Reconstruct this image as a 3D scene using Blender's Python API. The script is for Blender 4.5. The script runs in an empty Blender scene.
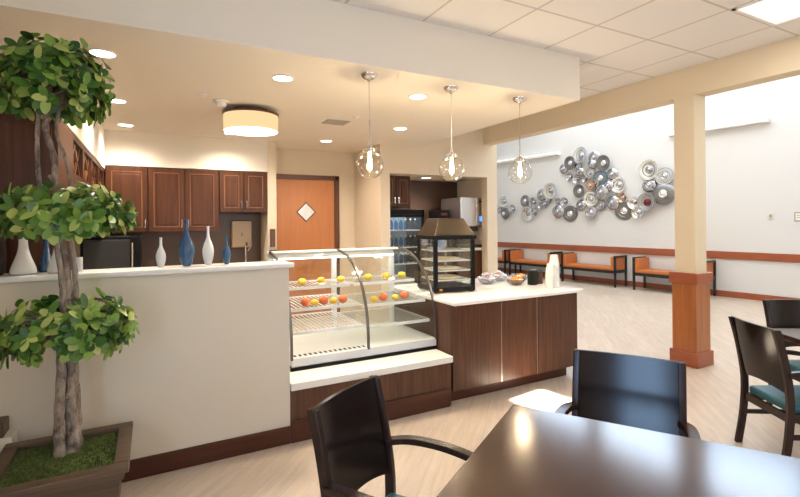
import bpy, bmesh, math, random
from mathutils import Vector, Matrix
R = math.radians
PI = math.pi
C = bpy.context.scene.collection
random.seed(7)

# ------------------------------------------------------------------ materials
def new_mat(name):
    m = bpy.data.materials.new(name); m.use_nodes = True
    nt = m.node_tree; nt.nodes.clear()
    out = nt.nodes.new('ShaderNodeOutputMaterial')
    return m, nt, out

def N(nt, t, **kw):
    n = nt.nodes.new(t)
    for k, v in kw.items():
        if k in n.inputs: n.inputs[k].default_value = v
        else: setattr(n, k, v)
    return n

def rgba(c): return (c[0], c[1], c[2], 1.0)

def plain(name, col, rough=.5, metal=0.0, var=.06, vscale=3.0, bump=0.0, bscale=60, coat=0.0, spec=.5):
    m, nt, out = new_mat(name)
    p = N(nt, 'ShaderNodeBsdfPrincipled', Roughness=rough, Metallic=metal)
    p.inputs['Coat Weight'].default_value = coat
    p.inputs['Specular IOR Level'].default_value = spec
    tc = N(nt, 'ShaderNodeTexCoord')
    no = N(nt, 'ShaderNodeTexNoise', Scale=vscale, Detail=4.0)
    nt.links.new(tc.outputs['Object'], no.inputs['Vector'])
    mx = N(nt, 'ShaderNodeMix', data_type='RGBA')
    mx.inputs[6].default_value = rgba([c*(1-var) for c in col]); mx.inputs[7].default_value = rgba([min(1, c*(1+var)) for c in col])
    nt.links.new(no.outputs['Fac'], mx.inputs[0]); nt.links.new(mx.outputs[2], p.inputs['Base Color'])
    if bump:
        n2 = N(nt, 'ShaderNodeTexNoise', Scale=bscale, Detail=3.0)
        nt.links.new(tc.outputs['Object'], n2.inputs['Vector'])
        b = N(nt, 'ShaderNodeBump', Strength=bump, Distance=.01)
        nt.links.new(n2.outputs['Fac'], b.inputs['Height']); nt.links.new(b.outputs['Normal'], p.inputs['Normal'])
    nt.links.new(p.outputs[0], out.inputs[0])
    return m

def wood(name, c1, c2, axis='z', rough=.35, fine=28.0, coat=.2, spec=.5):
    m, nt, out = new_mat(name)
    p = N(nt, 'ShaderNodeBsdfPrincipled', Roughness=rough)
    p.inputs['Coat Weight'].default_value = coat; p.inputs['Coat Roughness'].default_value = .2
    p.inputs['Specular IOR Level'].default_value = spec
    tc = N(nt, 'ShaderNodeTexCoord'); mp = N(nt, 'ShaderNodeMapping')
    s = {'x': (.05, 1, 1), 'y': (1, .05, 1), 'z': (1, 1, .05)}[axis] if 'bark' not in name else (1, 1, .45)
    mp.inputs['Scale'].default_value = s
    nt.links.new(tc.outputs['Object'], mp.inputs['Vector'])
    no = N(nt, 'ShaderNodeTexNoise', Scale=fine, Detail=6.0, Roughness=.65, Distortion=.6)
    nt.links.new(mp.outputs[0], no.inputs['Vector'])
    cr = N(nt, 'ShaderNodeValToRGB')
    cr.color_ramp.elements[0].position = .3; cr.color_ramp.elements[0].color = rgba(c1)
    cr.color_ramp.elements[1].position = .72; cr.color_ramp.elements[1].color = rgba(c2)
    nt.links.new(no.outputs['Fac'], cr.inputs[0]); nt.links.new(cr.outputs[0], p.inputs['Base Color'])
    nt.links.new(p.outputs[0], out.inputs[0])
    return m

def thin_glass(name, tint=(.96, .98, .97), refl=1.0, rough=.02, ior=1.45):
    m, nt, out = new_mat(name)
    t = N(nt, 'ShaderNodeBsdfTransparent'); t.inputs[0].default_value = rgba(tint)
    g = N(nt, 'ShaderNodeBsdfGlossy', Roughness=rough)
    lw = N(nt, 'ShaderNodeLayerWeight', Blend=.5)
    f = N(nt, 'ShaderNodeMath', operation='POWER'); f.inputs[1].default_value = 4.0
    nt.links.new(lw.outputs['Facing'], f.inputs[0])
    mu = N(nt, 'ShaderNodeMath', operation='MULTIPLY_ADD', use_clamp=True); mu.inputs[1].default_value = .55*refl; mu.inputs[2].default_value = .045*refl
    mx = N(nt, 'ShaderNodeMixShader')
    nt.links.new(f.outputs[0], mu.inputs[0]); nt.links.new(mu.outputs[0], mx.inputs[0])
    nt.links.new(t.outputs[0], mx.inputs[1]); nt.links.new(g.outputs[0], mx.inputs[2])
    nt.links.new(mx.outputs[0], out.inputs[0])
    return m

def glow(name, col, strength):
    m, nt, out = new_mat(name)
    e = N(nt, 'ShaderNodeEmission', Strength=strength); e.inputs[0].default_value = rgba(col)
    nt.links.new(e.outputs[0], out.inputs[0])
    return m

def tile_mat():
    m, nt, out = new_mat('acoustic_tile')
    p = N(nt, 'ShaderNodeBsdfPrincipled', Roughness=.9)
    tc = N(nt, 'ShaderNodeTexCoord'); mp = N(nt, 'ShaderNodeMapping')
    mp.inputs['Location'].default_value = (-3.27, -1.97, 0)
    nt.links.new(tc.outputs['Object'], mp.inputs['Vector'])
    br = N(nt, 'ShaderNodeTexBrick', Scale=1.0)
    br.offset = 0.0; br.squash = 1.0
    br.inputs['Brick Width'].default_value = .665; br.inputs['Row Height'].default_value = .665
    br.inputs['Mortar Size'].default_value = .011; br.inputs['Mortar Smooth'].default_value = .1
    br.inputs['Color1'].default_value = rgba((.82, .785, .75)); br.inputs['Color2'].default_value = rgba((.79, .755, .72))
    br.inputs['Mortar'].default_value = rgba((.58, .53, .48))
    nt.links.new(mp.outputs[0], br.inputs['Vector'])
    nt.links.new(br.outputs['Color'], p.inputs['Base Color'])
    no = N(nt, 'ShaderNodeTexNoise', Scale=140.0, Detail=3.0); nt.links.new(tc.outputs['Object'], no.inputs['Vector'])
    b = N(nt, 'ShaderNodeBump', Strength=.25, Distance=.004); nt.links.new(no.outputs['Fac'], b.inputs['Height'])
    nt.links.new(b.outputs[0], p.inputs['Normal'])
    nt.links.new(p.outputs[0], out.inputs[0])
    return m

def floor_mat():
    m, nt, out = new_mat('plank_floor')
    p = N(nt, 'ShaderNodeBsdfPrincipled', Roughness=.38)
    p.inputs['Specular IOR Level'].default_value = .35
    tc = N(nt, 'ShaderNodeTexCoord'); mp = N(nt, 'ShaderNodeMapping')
    mp.inputs['Rotation'].default_value = (0, 0, R(-47))
    nt.links.new(tc.outputs['Object'], mp.inputs['Vector'])
    br = N(nt, 'ShaderNodeTexBrick', Scale=1.0)
    br.offset = .37; br.inputs['Brick Width'].default_value = 1.3; br.inputs['Row Height'].default_value = .15
    br.inputs['Mortar Size'].default_value = .002; br.inputs['Mortar Smooth'].default_value = .5
    br.inputs['Color1'].default_value = rgba((.60, .49, .385)); br.inputs['Color2'].default_value = rgba((.545, .44, .345))
    br.inputs['Mortar'].default_value = rgba((.47, .375, .29))
    nt.links.new(mp.outputs[0], br.inputs['Vector'])
    mp2 = N(nt, 'ShaderNodeMapping'); mp2.inputs['Scale'].default_value = (.12, 1, 1)
    nt.links.new(mp.outputs[0], mp2.inputs['Vector'])
    no = N(nt, 'ShaderNodeTexNoise', Scale=22.0, Detail=6.0, Roughness=.6); nt.links.new(mp2.outputs[0], no.inputs['Vector'])
    cr = N(nt, 'ShaderNodeValToRGB')
    cr.color_ramp.elements[0].position = .3; cr.color_ramp.elements[0].color = (.84, .83, .82, 1)
    cr.color_ramp.elements[1].position = .7; cr.color_ramp.elements[1].color = (1.06, 1.06, 1.06, 1)
    nt.links.new(no.outputs['Fac'], cr.inputs[0])
    mx = N(nt, 'ShaderNodeMix', data_type='RGBA', blend_type='MULTIPLY'); mx.inputs[0].default_value = 1
    nt.links.new(br.outputs['Color'], mx.inputs[6]); nt.links.new(cr.outputs[0], mx.inputs[7])
    nt.links.new(mx.outputs[2], p.inputs['Base Color'])
    nt.links.new(p.outputs[0], out.inputs[0])
    return m

def leaf_mat():
    m, nt, out = new_mat('leaf')
    p = N(nt, 'ShaderNodeBsdfPrincipled', Roughness=.3)
    ge = N(nt, 'ShaderNodeNewGeometry')
    cr = N(nt, 'ShaderNodeValToRGB')
    e = cr.color_ramp.elements
    e[0].position = 0; e[0].color = (.022, .075, .012, 1)
    e[1].position = 1; e[1].color = (.52, .56, .16, 1)
    for pos, c in ((.4, (.085, .20, .03, 1)), (.75, (.24, .38, .06, 1))):
        x = e.new(pos); x.color = c
    nt.links.new(ge.outputs['Random Per Island'], cr.inputs[0])
    nt.links.new(cr.outputs[0], p.inputs['Base Color'])
    tr = N(nt, 'ShaderNodeBsdfTranslucent'); nt.links.new(cr.outputs[0], tr.inputs[0])
    mx = N(nt, 'ShaderNodeMixShader'); mx.inputs[0].default_value = .22
    nt.links.new(p.outputs[0], mx.inputs[1]); nt.links.new(tr.outputs[0], mx.inputs[2])
    nt.links.new(mx.outputs[0], out.inputs[0])
    return m

M = {}
M['cream'] = plain('cream_paint', (.72, .61, .46), .85, var=.015)
M['cream_low'] = plain('cream_low_paint', (.70, .615, .49), .8, var=.015)
M['soffit'] = plain('soffit_paint', (.83, .76, .65), .85, var=.01)
M['beam'] = plain('beam_paint', (.74, .62, .44), .85, var=.01)
M['white_wall'] = plain('white_wall_paint', (.74, .725, .715), .8, var=.01)
M['tile'] = tile_mat()
M['floor'] = floor_mat()
M['quartz'] = plain('white_quartz', (.84, .80, .73), .25, var=.03, vscale=40)
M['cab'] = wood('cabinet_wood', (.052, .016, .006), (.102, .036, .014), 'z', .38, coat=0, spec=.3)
M['cab_line'] = wood('cabinet_lit_bead_wood', (.17, .065, .025), (.27, .105, .038), 'z', .3, coat=.1)  # lighter cabinet wood, bead highlight put into the colour; shared by the lattice
M['dark_panel'] = plain('dark_backsplash', (.080, .040, .023), .35, var=.1)
M['walnut'] = wood('walnut_laminate', (.048, .018, .009), (.128, .050, .024), 'z', .3, fine=34, coat=.05, spec=.4)
M['base_wood'] = wood('mahogany_trim', (.048, .014, .007), (.095, .027, .013), 'x', .35, coat=0, spec=.35)
M['door'] = wood('door_veneer', (.42, .15, .045), (.50, .19, .06), 'z', .35)
M['door_frame'] = wood('door_frame_wood', (.085, .028, .012), (.13, .045, .02), 'z', .35)
M['cherry'] = wood('cherry_wood', (.33, .105, .03), (.46, .17, .055), 'z', .3)
M['cherry_trim'] = wood('cherry_trim_wood', (.30, .075, .032), (.38, .105, .045), 'y', .3)
M['espresso'] = wood('espresso_wood', (.011, .006, .005), (.013, .0065, .005), 'z', .15, coat=0, spec=.3)
M['chairwood'] = wood('chair_dark_wood', (.016, .008, .006), (.036, .015, .009), 'z', .25, coat=0, spec=.3)
M['table'] = wood('table_walnut', (.040, .015, .008), (.064, .024, .012), 'x', .17, fine=16, coat=0, spec=.45)
M['teal'] = plain('teal_vinyl', (.008, .085, .105), .4, var=.08)
M['orange'] = plain('orange_vinyl', (.52, .155, .035), .4, var=.05)
M['black_wood'] = plain('black_stained_wood', (.010, .008, .008), .3)
M['black'] = plain('black_enamel', (.006, .006, .0065), .35, spec=.15)
M['rubber'] = plain('black_plastic', (.02, .02, .02), .5)
M['chrome'] = plain('chrome', (.80, .78, .76), .12, 1.0, var=.02)
M['nickel'] = plain('brushed_nickel', (.62, .58, .52), .25, 1.0, var=.03)
M['steel'] = plain('stainless_steel', (.70, .70, .71), .3, 1.0, var=.03)
M['bronze'] = plain('bronze_metal', (.11, .085, .06), .28, .95, var=.1)
M['wire'] = plain('white_wire', (.78, .77, .74), .35)
M['case_white'] = plain('white_enamel', (.82, .81, .78), .3)
M['slot'] = plain('dark_slot', (.02, .02, .02), .6)
M['glass'] = thin_glass('clear_glass', (.97, .985, .975), 1.0)
M['glass_curve'] = thin_glass('case_glass', (.95, .975, .965), .55)
M['globe'] = thin_glass('globe_glass', (.99, .975, .945), 2.4, .03)
M['bluewhite'] = plain('cooler_interior', (.35, .55, .72), .4)
M['white_ceramic'] = plain('white_ceramic', (.80, .78, .74), .22, coat=.4)
M['blue_ceramic'] = plain('blue_ceramic', (.008, .062, .155), .15, coat=.6, var=.25, vscale=18)
M['bark'] = wood('grey_bark', (.065, .044, .031), (.45, .355, .275), 'z', .9, fine=30, coat=0, spec=.2)
M['planter'] = wood('weathered_planter_wood', (.062, .034, .016), (.125, .074, .038), 'x', .5, coat=.1)
M['moss'] = plain('green_moss', (.085, .115, .022), .95, var=.6, vscale=30, bump=1.0, bscale=80)
M['leaf'] = leaf_mat()
M['basket'] = plain('dark_woven', (.035, .026, .019), .8, var=.5, vscale=40, bump=1, bscale=90)
M['lemon'] = plain('yellow_peel', (.85, .52, .03), .4, bump=.2)
M['red_fruit'] = plain('red_orange_peel', (.72, .16, .045), .4, var=.2, vscale=10)
M['orange_fruit'] = plain('orange_peel', (.90, .30, .015), .45, bump=.3, bscale=150)
M['packet'] = plain('silver_packet', (.75, .73, .74), .25, .3, var=.2, vscale=20)
M['packet2'] = plain('pink_packet', (.70, .42, .38), .35, var=.3, vscale=20)
M['paper'] = plain('white_paper', (.86, .83, .76), .6, var=.01)
M['canister'] = plain('dark_green_plastic', (.022, .026, .018), .35)
M['brownplastic'] = plain('brown_plastic', (.10, .045, .025), .4)
M['beige_plastic'] = plain('beige_plastic', (.46, .33, .21), .35)
M['ceil_white'] = plain('white_fixture', (.82, .80, .76), .5)
M['grey_vent'] = plain('grey_vent_metal', (.42, .37, .30), .5)
M['lens'] = glow('downlight_lens', (1.0, .93, .80), 9.0)
M['drum_side'] = glow('drum_fabric_lit', (1.0, .70, .36), .85)
M['drum_bottom'] = glow('drum_diffuser_lit', (1.0, .93, .78), 3.2)
M['bulb'] = glow('bulb_glow', (1.0, .78, .45), 18.0)
M['panel_light'] = glow('fluorescent_diffuser', (1.0, .95, .85), 3.5)
M['panel_warm'] = glow('fluorescent_reflector', (1.0, .90, .68), 1.25)
M['tube_light'] = glow('wall_lamp_diffuser', (1.0, .99, .97), 1.1)
M['blue_led'] = glow('blue_display', (.05, .2, 1.0), 2.5)
M['bakery'] = plain('pale_pastry', (.80, .66, .45), .7, var=.2, vscale=14)
M['disc_w'] = plain('polished_disc', (.86, .86, .88), .14, 1.0)
M['disc_s'] = plain('mirror_disc', (.50, .50, .54), .12, 1.0)
M['disc_k'] = plain('gunmetal_disc', (.24, .24, .25), .3, .9)
M['disc_b'] = plain('blue_grey_disc', (.22, .27, .33), .3, .9, var=.5, vscale=25)
M['disc_c'] = plain('copper_disc', (.62, .42, .28), .2, 1.0)
M['disc_r'] = plain('dark_red_disc', (.16, .03, .035), .3, .6)

# ------------------------------------------------------------------ mesh builder
class MB:
    def __init__(self): self.bm = bmesh.new(); self.X = Matrix.Identity(4)
    def v(self, p): return self.bm.verts.new(self.X @ Vector(p))
    def face(self, vs):
        try: return self.bm.faces.new(vs)
        except ValueError: return None
    def box(self, x0, x1, y0, y1, z0, z1):
        v = [self.v((x, y, z)) for z in (z0, z1) for y in (y0, y1) for x in (x0, x1)]
        for f in ((0, 2, 3, 1), (4, 5, 7, 6), (0, 1, 5, 4), (2, 6, 7, 3), (0, 4, 6, 2), (1, 3, 7, 5)):
            self.face([v[i] for i in f])
        return self
    def hexa(self, lo, hi):            # two quads of four points each
        a = [self.v(p) for p in lo]; b = [self.v(p) for p in hi]
        self.face(a[::-1]); self.face(b)
        for i in range(4): self.face([a[i], a[(i+1) % 4], b[(i+1) % 4], b[i]])
        return self
    def lathe(self, prof, n=24, cx=0, cy=0, z=0, cap0=True, cap1=True, sq=1.0):
        rings = []
        for r, h in prof:
            rings.append([self.v((cx+r*math.cos(2*PI*i/n), cy+r*sq*math.sin(2*PI*i/n), z+h)) for i in range(n)])
        for a, b in zip(rings, rings[1:]):
            for i in range(n): self.face([a[i], a[(i+1) % n], b[(i+1) % n], b[i]])
        if cap0: self.face(rings[0][::-1])
        if cap1: self.face(rings[-1])
        return self
    def tube(self, pts, rad, n=8, cap=True, flat=None):
        pts = [Vector(p) for p in pts]
        if not hasattr(rad, '__len__'): rad = [rad]*len(pts)
        rings = []; up = None
        for i, p in enumerate(pts):
            t = (pts[min(i+1, len(pts)-1)]-pts[max(i-1, 0)]).normalized()
            if up is None:
                up = Vector((0, 0, 1)) if abs(t.z) < .9 else Vector((1, 0, 0))
            s = t.cross(up).normalized(); u = s.cross(t).normalized(); up = u
            if flat: rings.append([self.v(p+s*a+u*b) for a, b in ((-flat[0], -flat[1]), (flat[0], -flat[1]), (flat[0], flat[1]), (-flat[0], flat[1]))])
            else: rings.append([self.v(p+(s*math.cos(2*PI*k/n)+u*math.sin(2*PI*k/n))*rad[i]) for k in range(n)])
        m = len(rings[0])
        for a, b in zip(rings, rings[1:]):
            for k in range(m): self.face([a[k], a[(k+1) % m], b[(k+1) % m], b[k]])
        if cap: self.face(rings[0][::-1]); self.face(rings[-1])
        return self
    def prism(self, poly, a0, a1, axis='x'):   # polygon in the plane across axis
        def P(q, a): return {'x': (a, q[0], q[1]), 'y': (q[0], a, q[1]), 'z': (q[0], q[1], a)}[axis]
        A = [self.v(P(q, a0)) for q in poly]; B = [self.v(P(q, a1)) for q in poly]
        self.face(A[::-1]); self.face(B)
        n = len(poly)
        for i in range(n): self.face([A[i], A[(i+1) % n], B[(i+1) % n], B[i]])
        return self
    def sphere(self, c, r, sq=(1, 1, 1), n=16):
        k = n//2
        prof = [(max(r*math.sin(PI*i/k), r*.02), -r*math.cos(PI*i/k)) for i in range(k+1)]
        rings = []
        for rr, h in prof:
            rings.append([self.v((c[0]+rr*sq[0]*math.cos(2*PI*i/n), c[1]+rr*sq[1]*math.sin(2*PI*i/n), c[2]+h*sq[2])) for i in range(n)])
        for a, b in zip(rings, rings[1:]):
            for i in range(n): self.face([a[i], a[(i+1) % n], b[(i+1) % n], b[i]])
        self.face(rings[0][::-1]); self.face(rings[-1])
        return self
    def build(self, name, mat, parent=None, bevel=0, smooth=False, seg=2, label=None):
        bm = self.bm
        bmesh.ops.recalc_face_normals(bm, faces=bm.faces)
        me = bpy.data.meshes.new(name); bm.to_mesh(me); bm.free()
        me.materials.append(mat)
        o = bpy.data.objects.new(name, me); C.objects.link(o)
        if parent is not None: o.parent = parent
        if smooth:
            for p in me.polygons: p.use_smooth = True
            me.set_sharp_from_angle(angle=R(40))
        if bevel:
            b = o.modifiers.new('bevel', 'BEVEL'); b.width = bevel; b.segments = seg; b.limit_method = 'ANGLE'
            for p in me.polygons: p.use_smooth = True
            w = o.modifiers.new('wn', 'WEIGHTED_NORMAL'); w.keep_sharp = True
            me.set_sharp_from_angle(angle=R(40)) if smooth else None
        if label: o['label'] = label
        return o

def bx(name, mat, dims, parent=None, bevel=0, label=None):
    return MB().box(*dims).build(name, mat, parent, bevel, label=label)

def tag(o, label, cat, group=None, kind=None):
    o['label'] = label; o['category'] = cat
    if group: o['group'] = group
    if kind: o['kind'] = kind
    return o

def thing(name, label, cat, loc=(0, 0, 0), rz=0, group=None):
    o = bpy.data.objects.new(name, None); C.objects.link(o)
    o.empty_display_size = .1; o.location = loc; o.rotation_euler = (0, 0, rz)
    return tag(o, label, cat, group)

def struct(o, label=None, cat='room'):
    o['kind'] = 'structure'
    if label: o['label'] = label; o['category'] = cat
    return o

def dup(root, loc, rz, label, group=None):
    r = root.copy(); C.objects.link(r); r.location = loc; r.rotation_euler = (0, 0, rz); r['label'] = label
    if group: r['group'] = group
    for ch in list(root.children):
        c = ch.copy(); C.objects.link(c); c.parent = r
        for g in list(ch.children):
            d = g.copy(); C.objects.link(d); d.parent = c
    return r

# ------------------------------------------------------------------ constants of the room
ZC, ZS = 3.16, 2.733          # tiled ceiling, lowered soffit
YW = 3.27                     # face of the serving wall
XL, YR = -1.15, -3.2          # left wall, rear wall
XB = 5.04                     # face of beam and column
WP = Vector((9.465, 10.975, 0)); WD = Vector((.1097, -.994, 0)).normalized(); WN = Vector((WD.y, -WD.x, 0))  # far wall: point, along, out of the wall
def fw(s, off, z=0):
    p = WP+WD*s+WN*off; return Vector((p.x, p.y, z))
FRZ = math.atan2(WD.y, WD.x)  # local +x along wall; local +y = into the wall? (rot 90 deg)

# ------------------------------------------------------------------ setting
struct(bx('floor', M['floor'], (-1.3, 12.5, -3.4, 13.2, -.1, 0)), 'pale oak plank floor of the whole room', 'floor')
o = MB(); o.box(XL, XB+.1, YR, 3.22, ZC, ZC+.08); o.box(3.74, XB+.1, 3.22, 6.45, ZC, ZC+.08)
struct(o.build('ceiling', M['tile']), 'suspended ceiling of square acoustic tiles', 'ceiling')
struct(bx('trim_1', M['soffit'], (XL, 3.74, 3.22, 7.6, ZS, ZC)), 'lowered cream soffit above the serving counter', 'soffit')
# left wall with a window opening
o = MB(); wy0, wy1, wz0, wz1 = -.32, .30, .3, 2.5
o.box(XL-.12, XL, YR, wy0, 0, ZC); o.box(XL-.12, XL, wy1, 7.6, 0, ZC); o.box(XL-.12, XL, wy0, wy1, 0, wz0); o.box(XL-.12, XL, wy0, wy1, wz1, ZC)
struct(o.build('wall_left', M['cream']), 'cream side wall', 'wall')
o = MB()
for a, b in ((wy0, wy0+.05), (wy1-.05, wy1), ((wy0+wy1)/2-.03, (wy0+wy1)/2+.03)): o.box(XL-.08, XL-.02, a, b, wz0, wz1)
o.box(XL-.08, XL-.02, wy0, wy1, wz0, wz0+.05); o.box(XL-.08, XL-.02, wy0, wy1, wz1-.05, wz1)
struct(o.build('window_1', M['case_white']), 'window in side wall', 'window')
# rear wall with two window openings
o = MB(); ops = ((.6, 2.2), (3.0, 4.6)); xs = [XL-.12]
for a, b in ops: xs += [a, b]
xs.append(11.6)
for a, b in zip(xs[0::2], xs[1::2]): o.box(a, b, YR-.12, YR, 0, 5.9)
for a, b in ops: o.box(a, b, YR-.12, YR, 0, .8); o.box(a, b, YR-.12, YR, 2.5, 5.9)
struct(o.build('wall_rear', M['cream']), 'cream rear wall behind the viewpoint', 'wall')
for k, (a, b) in enumerate(ops):
    o = MB()
    for p, q in ((a, a+.05), (b-.05, b), ((a+b)/2-.03, (a+b)/2+.03)): o.box(p, q, YR-.08, YR-.02, .8, 2.5)
    o.box(a, b, YR-.08, YR-.02, .8, .85); o.box(a, b, YR-.08, YR-.02, 2.45, 2.5)
    struct(o.build('window_%d' % (k+2), M['case_white']), 'window in rear wall', 'window')
# back wall of the work area, stub beside the cabinets, side wall, alcove wall
struct(bx('wall_back', M['cream'], (XL, 5.4, 7.42, 7.6, 0, ZS)), 'cream back wall with the orange door', 'wall')
struct(bx('trim_2', M['cream'], (1.50, 1.625, 6.88, 7.42, 0, ZS)), 'narrow cream wall return between cabinets and door', 'wall')
o = MB(); o.box(-.5, 1.50, 6.88, 7.42, 2.29, ZS); o.box(XL, -.5, 4.19, 7.42, 2.235, ZS)
struct(o.build('trim_3', M['soffit']), 'cream bulkhead above the upper cabinets', 'bulkhead')
struct(bx('trim_4', M['dark_panel'], (-.5, 1.50, 7.39, 7.42, 0, 1.75)), 'dark brown backsplash behind the vases', 'backsplash')
o = MB()
o.box(3.08, 3.24, 6.39, 6.55, 0, ZC); o.box(5.12, 5.336, 6.39, 6.55, 0, 5.9); o.box(3.24, 5.12, 6.39, 6.55, 2.30, ZC)
o.box(3.08, 3.24, 6.55, 7.42, 0, ZS); o.box(5.2, 5.336, 6.55, 13, 0, 5.9)
struct(o.build('wall_alcove', M['cream']), 'cream wall with the drinks alcove opening', 'wall')
struct(bx('wall_alcove_back', M['dark_panel'], (3.24, 5.2, 7.40, 7.42, 0, 2.30)), 'dark brown rear panel of the drinks alcove', 'wall')
struct(bx('trim_5', M['cream'], (3.24, 5.2, 6.55, 7.42, 2.30, 2.36)), 'alcove ceiling', 'ceiling')
# beam wall towards the seating area
struct(bx('trim_6', M['beam'], (XB, XB+.20, YR, 6.39, 2.86, 5.9)), 'cream beam spanning to the square column', 'beam')
# seating hall
ZH = 5.9
CW = [(.9, 2.7), (3.1, 4.9), (5.3, 7.1), (7.5, 9.3)]; CZ0, CZ1 = 4.35, 5.65
def wbox(m, s0, s1, z0, z1, o0=0.0, o1=-.15):
    P = [fw(s0, o0), fw(s1, o0), fw(s1, o1), fw(s0, o1)]
    m.hexa([(p.x, p.y, z0) for p in P], [(p.x, p.y, z1) for p in P])
o = MB(); wbox(o, -2.6, 14.5, 0, CZ0); wbox(o, -2.6, 14.5, CZ1, ZH); es = [-2.6]
for a, b in CW: es += [a, b]
es.append(14.5)
for a, b in zip(es[0::2], es[1::2]): wbox(o, a, b, CZ0, CZ1)
struct(o.build('wall_seating', M['white_wall']), 'tall white wall of the waiting area behind the benches', 'wall')
for k, (a, b) in enumerate(CW):
    o = MB()
    for p, q in ((a, a+.05), (b-.05, b), ((a+b)/2-.03, (a+b)/2+.03)): wbox(o, p, q, CZ0, CZ1, -.03, -.09)
    wbox(o, a, b, CZ0, CZ0+.05, -.03, -.09); wbox(o, a, b, CZ1-.05, CZ1, -.03, -.09)
    struct(o.build('window_%d' % (k+4), M['case_white']), 'clerestory window high in the waiting area wall', 'window')
struct(bx('wall_end', M['white_wall'], (5.2, 9.6, 12.9, 13.05, 0, ZH)), 'white end wall of the waiting area', 'wall')
# high ceiling; unseen quad opening cut to shape the sun patch on the floor
SD = Vector((.70, -.15, .70)).normalized()     # towards the sun
hole = [Vector(p)+SD*(ZH/SD.z) for p in ((2.752, 3.107, 0), (3.137, 3.165, 0), (3.171, 2.872, 0), (2.824, 2.775, 0))]
o = MB()
outer = [(5.04, 13.1), (12, 13.1), (12, -3.3), (5.04, -3.3)]
A = [o.v((x, y, ZH)) for x, y in outer]; B = [o.v((h.x, h.y, ZH)) for h in hole]
for i in range(4): o.face([A[i], A[(i+1) % 4], B[(i+1) % 4], B[i]])
struct(o.build('ceiling_seating', M['white_wall']), 'high white ceiling of the waiting area', 'ceiling')
# baseboards and rails
def along_wall(name, mat, s0, s1, z0, z1, t, label, cat):
    a, b, c, d = fw(s0, 0), fw(s1, 0), fw(s1, t), fw(s0, t)
    m = MB(); m.hexa([(p.x, p.y, z0) for p in (a, b, c, d)], [(p.x, p.y, z1) for p in (a, b, c, d)])
    return struct(m.build(name, mat, bevel=.006), label, cat)
along_wall('baseboard_seating', M['cherry_trim'], -2.4, 14, 0, .12, .018, 'reddish cherry baseboard below the benches', 'baseboard')
along_wall('trim_7', M['cherry_trim'], -2.4, 14, .755, .905, .03, 'reddish cherry chair rail above the benches', 'chair rail')
o = MB(); o.box(XL, .856, YW-.016, YW, 0, .122); o.box(.856, 2.20, YW-.020, YW, 0, .15)
struct(o.build('baseboard_serving', M['base_wood'], bevel=.004), 'dark mahogany baseboard along the serving wall', 'baseboard')

# ------------------------------------------------------------------ serving half wall
w = struct(bx('wall_serving', M['cream_low'], (XL, .856, YW, 3.43, 0, 1.232)), 'cream half wall of the serving counter', 'half wall')
bx('ledge', M['quartz'], (XL, .888, 3.235, 3.475, 1.232, 1.270), w, .012, 'white stone ledge')

# column
col = struct(thing('column', 'square cream column with orange cherry wood base', 'column', (5.12, 2.96, 0)))
bx('shaft', M['beam'], (-.105, .105, -.105, .105, 0, 2.86), col)
bx('wood_cladding', M['cherry'], (-.128, .128, -.128, .128, .1, .96), col, .004, 'orange cherry wood cladding')
bx('cap_moulding', M['cherry_trim'], (-.15, .15, -.15, .15, .87, .985), col, .008, 'reddish wood cap moulding')
bx('plinth', M['cherry_trim'], (-.15, .15, -.15, .15, 0, .155), col, .008, 'reddish wood plinth')

# door
d = struct(thing('door_1', 'orange brown flush door with small diamond window', 'door', (2.222, 7.42, 0)))
o = MB(); o.box(-.567, -.483, -.045, 0, 0, 2.32); o.box(.483, .567, -.045, 0, 0, 2.32); o.box(-.567, .567, -.045, 0, 2.245, 2.32)
o.build('door_frame', M['door_frame'], d, .006, label='dark brown door frame')
lf = bx('door_leaf', M['door'], (-.483, .483, -.02, .0, 0, 2.245), d)
o = MB(); o.prism([(-.165, 1.72), (0, 1.555), (.165, 1.72), (0, 1.885)], -.03, -.02, 'y'); o.build('window_bead', M['door_frame'], lf, .003)
o = MB(); o.prism([(-.14, 1.72), (0, 1.58), (.14, 1.72), (0, 1.86)], -.034, -.03, 'y'); o.build('diamond_pane', plain('frosted_pane', (.62, .66, .70), .2, .2, var=.3, vscale=12), lf, label='pale diamond window pane')
for z in (.3, 2.0):
    bx('hinge', M['nickel'], (-.495, -.478, -.05, -.02, z-.05, z+.05), d)

# ------------------------------------------------------------------ cabinets
def panel_door(parent, x0, x1, z0, z1, y, handle=None, glass=False):
    t = .02; g = .004
    o = MB(); o.box(x0+g, x1-g, y-t, y, z0+g, z1-g)
    dr = o.build('door', M['cab'], parent, .004)
    m = .062
    o = MB()
    for k, (ins, yy) in enumerate(((m, y-t-.006),)):
        a, b, c, e = x0+ins, x1-ins, z0+ins, z1-ins; w_ = .012
        o.box(a, b, yy, y-t+.001, c, c+w_); o.box(a, b, yy, y-t+.001, e-w_, e); o.box(a, a+w_, yy, y-t+.001, c, e); o.box(b-w_, b, yy, y-t+.001, c, e)
    o.build('bead', M['cab_line'], dr, .002, label='raised bead moulding, highlight painted as lighter wood')
    bx('raised_panel', M['cab'], (x0+m+.035, x1-m-.035, y-t-.007, y-t+.001, z0+m+.035, z1-m-.035), dr, .005)
    if handle is not None:
        hx, hz = handle
        h = MB(); h.tube([(hx, y-t, hz-.055), (hx, y-t-.028, hz-.05), (hx, y-t-.032, hz), (hx, y-t-.028, hz+.05), (hx, y-t, hz+.055)], .0075, 8)
        h.build('handle', M['chrome'], dr, smooth=True, label='chrome bar handle')
    return dr

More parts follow.
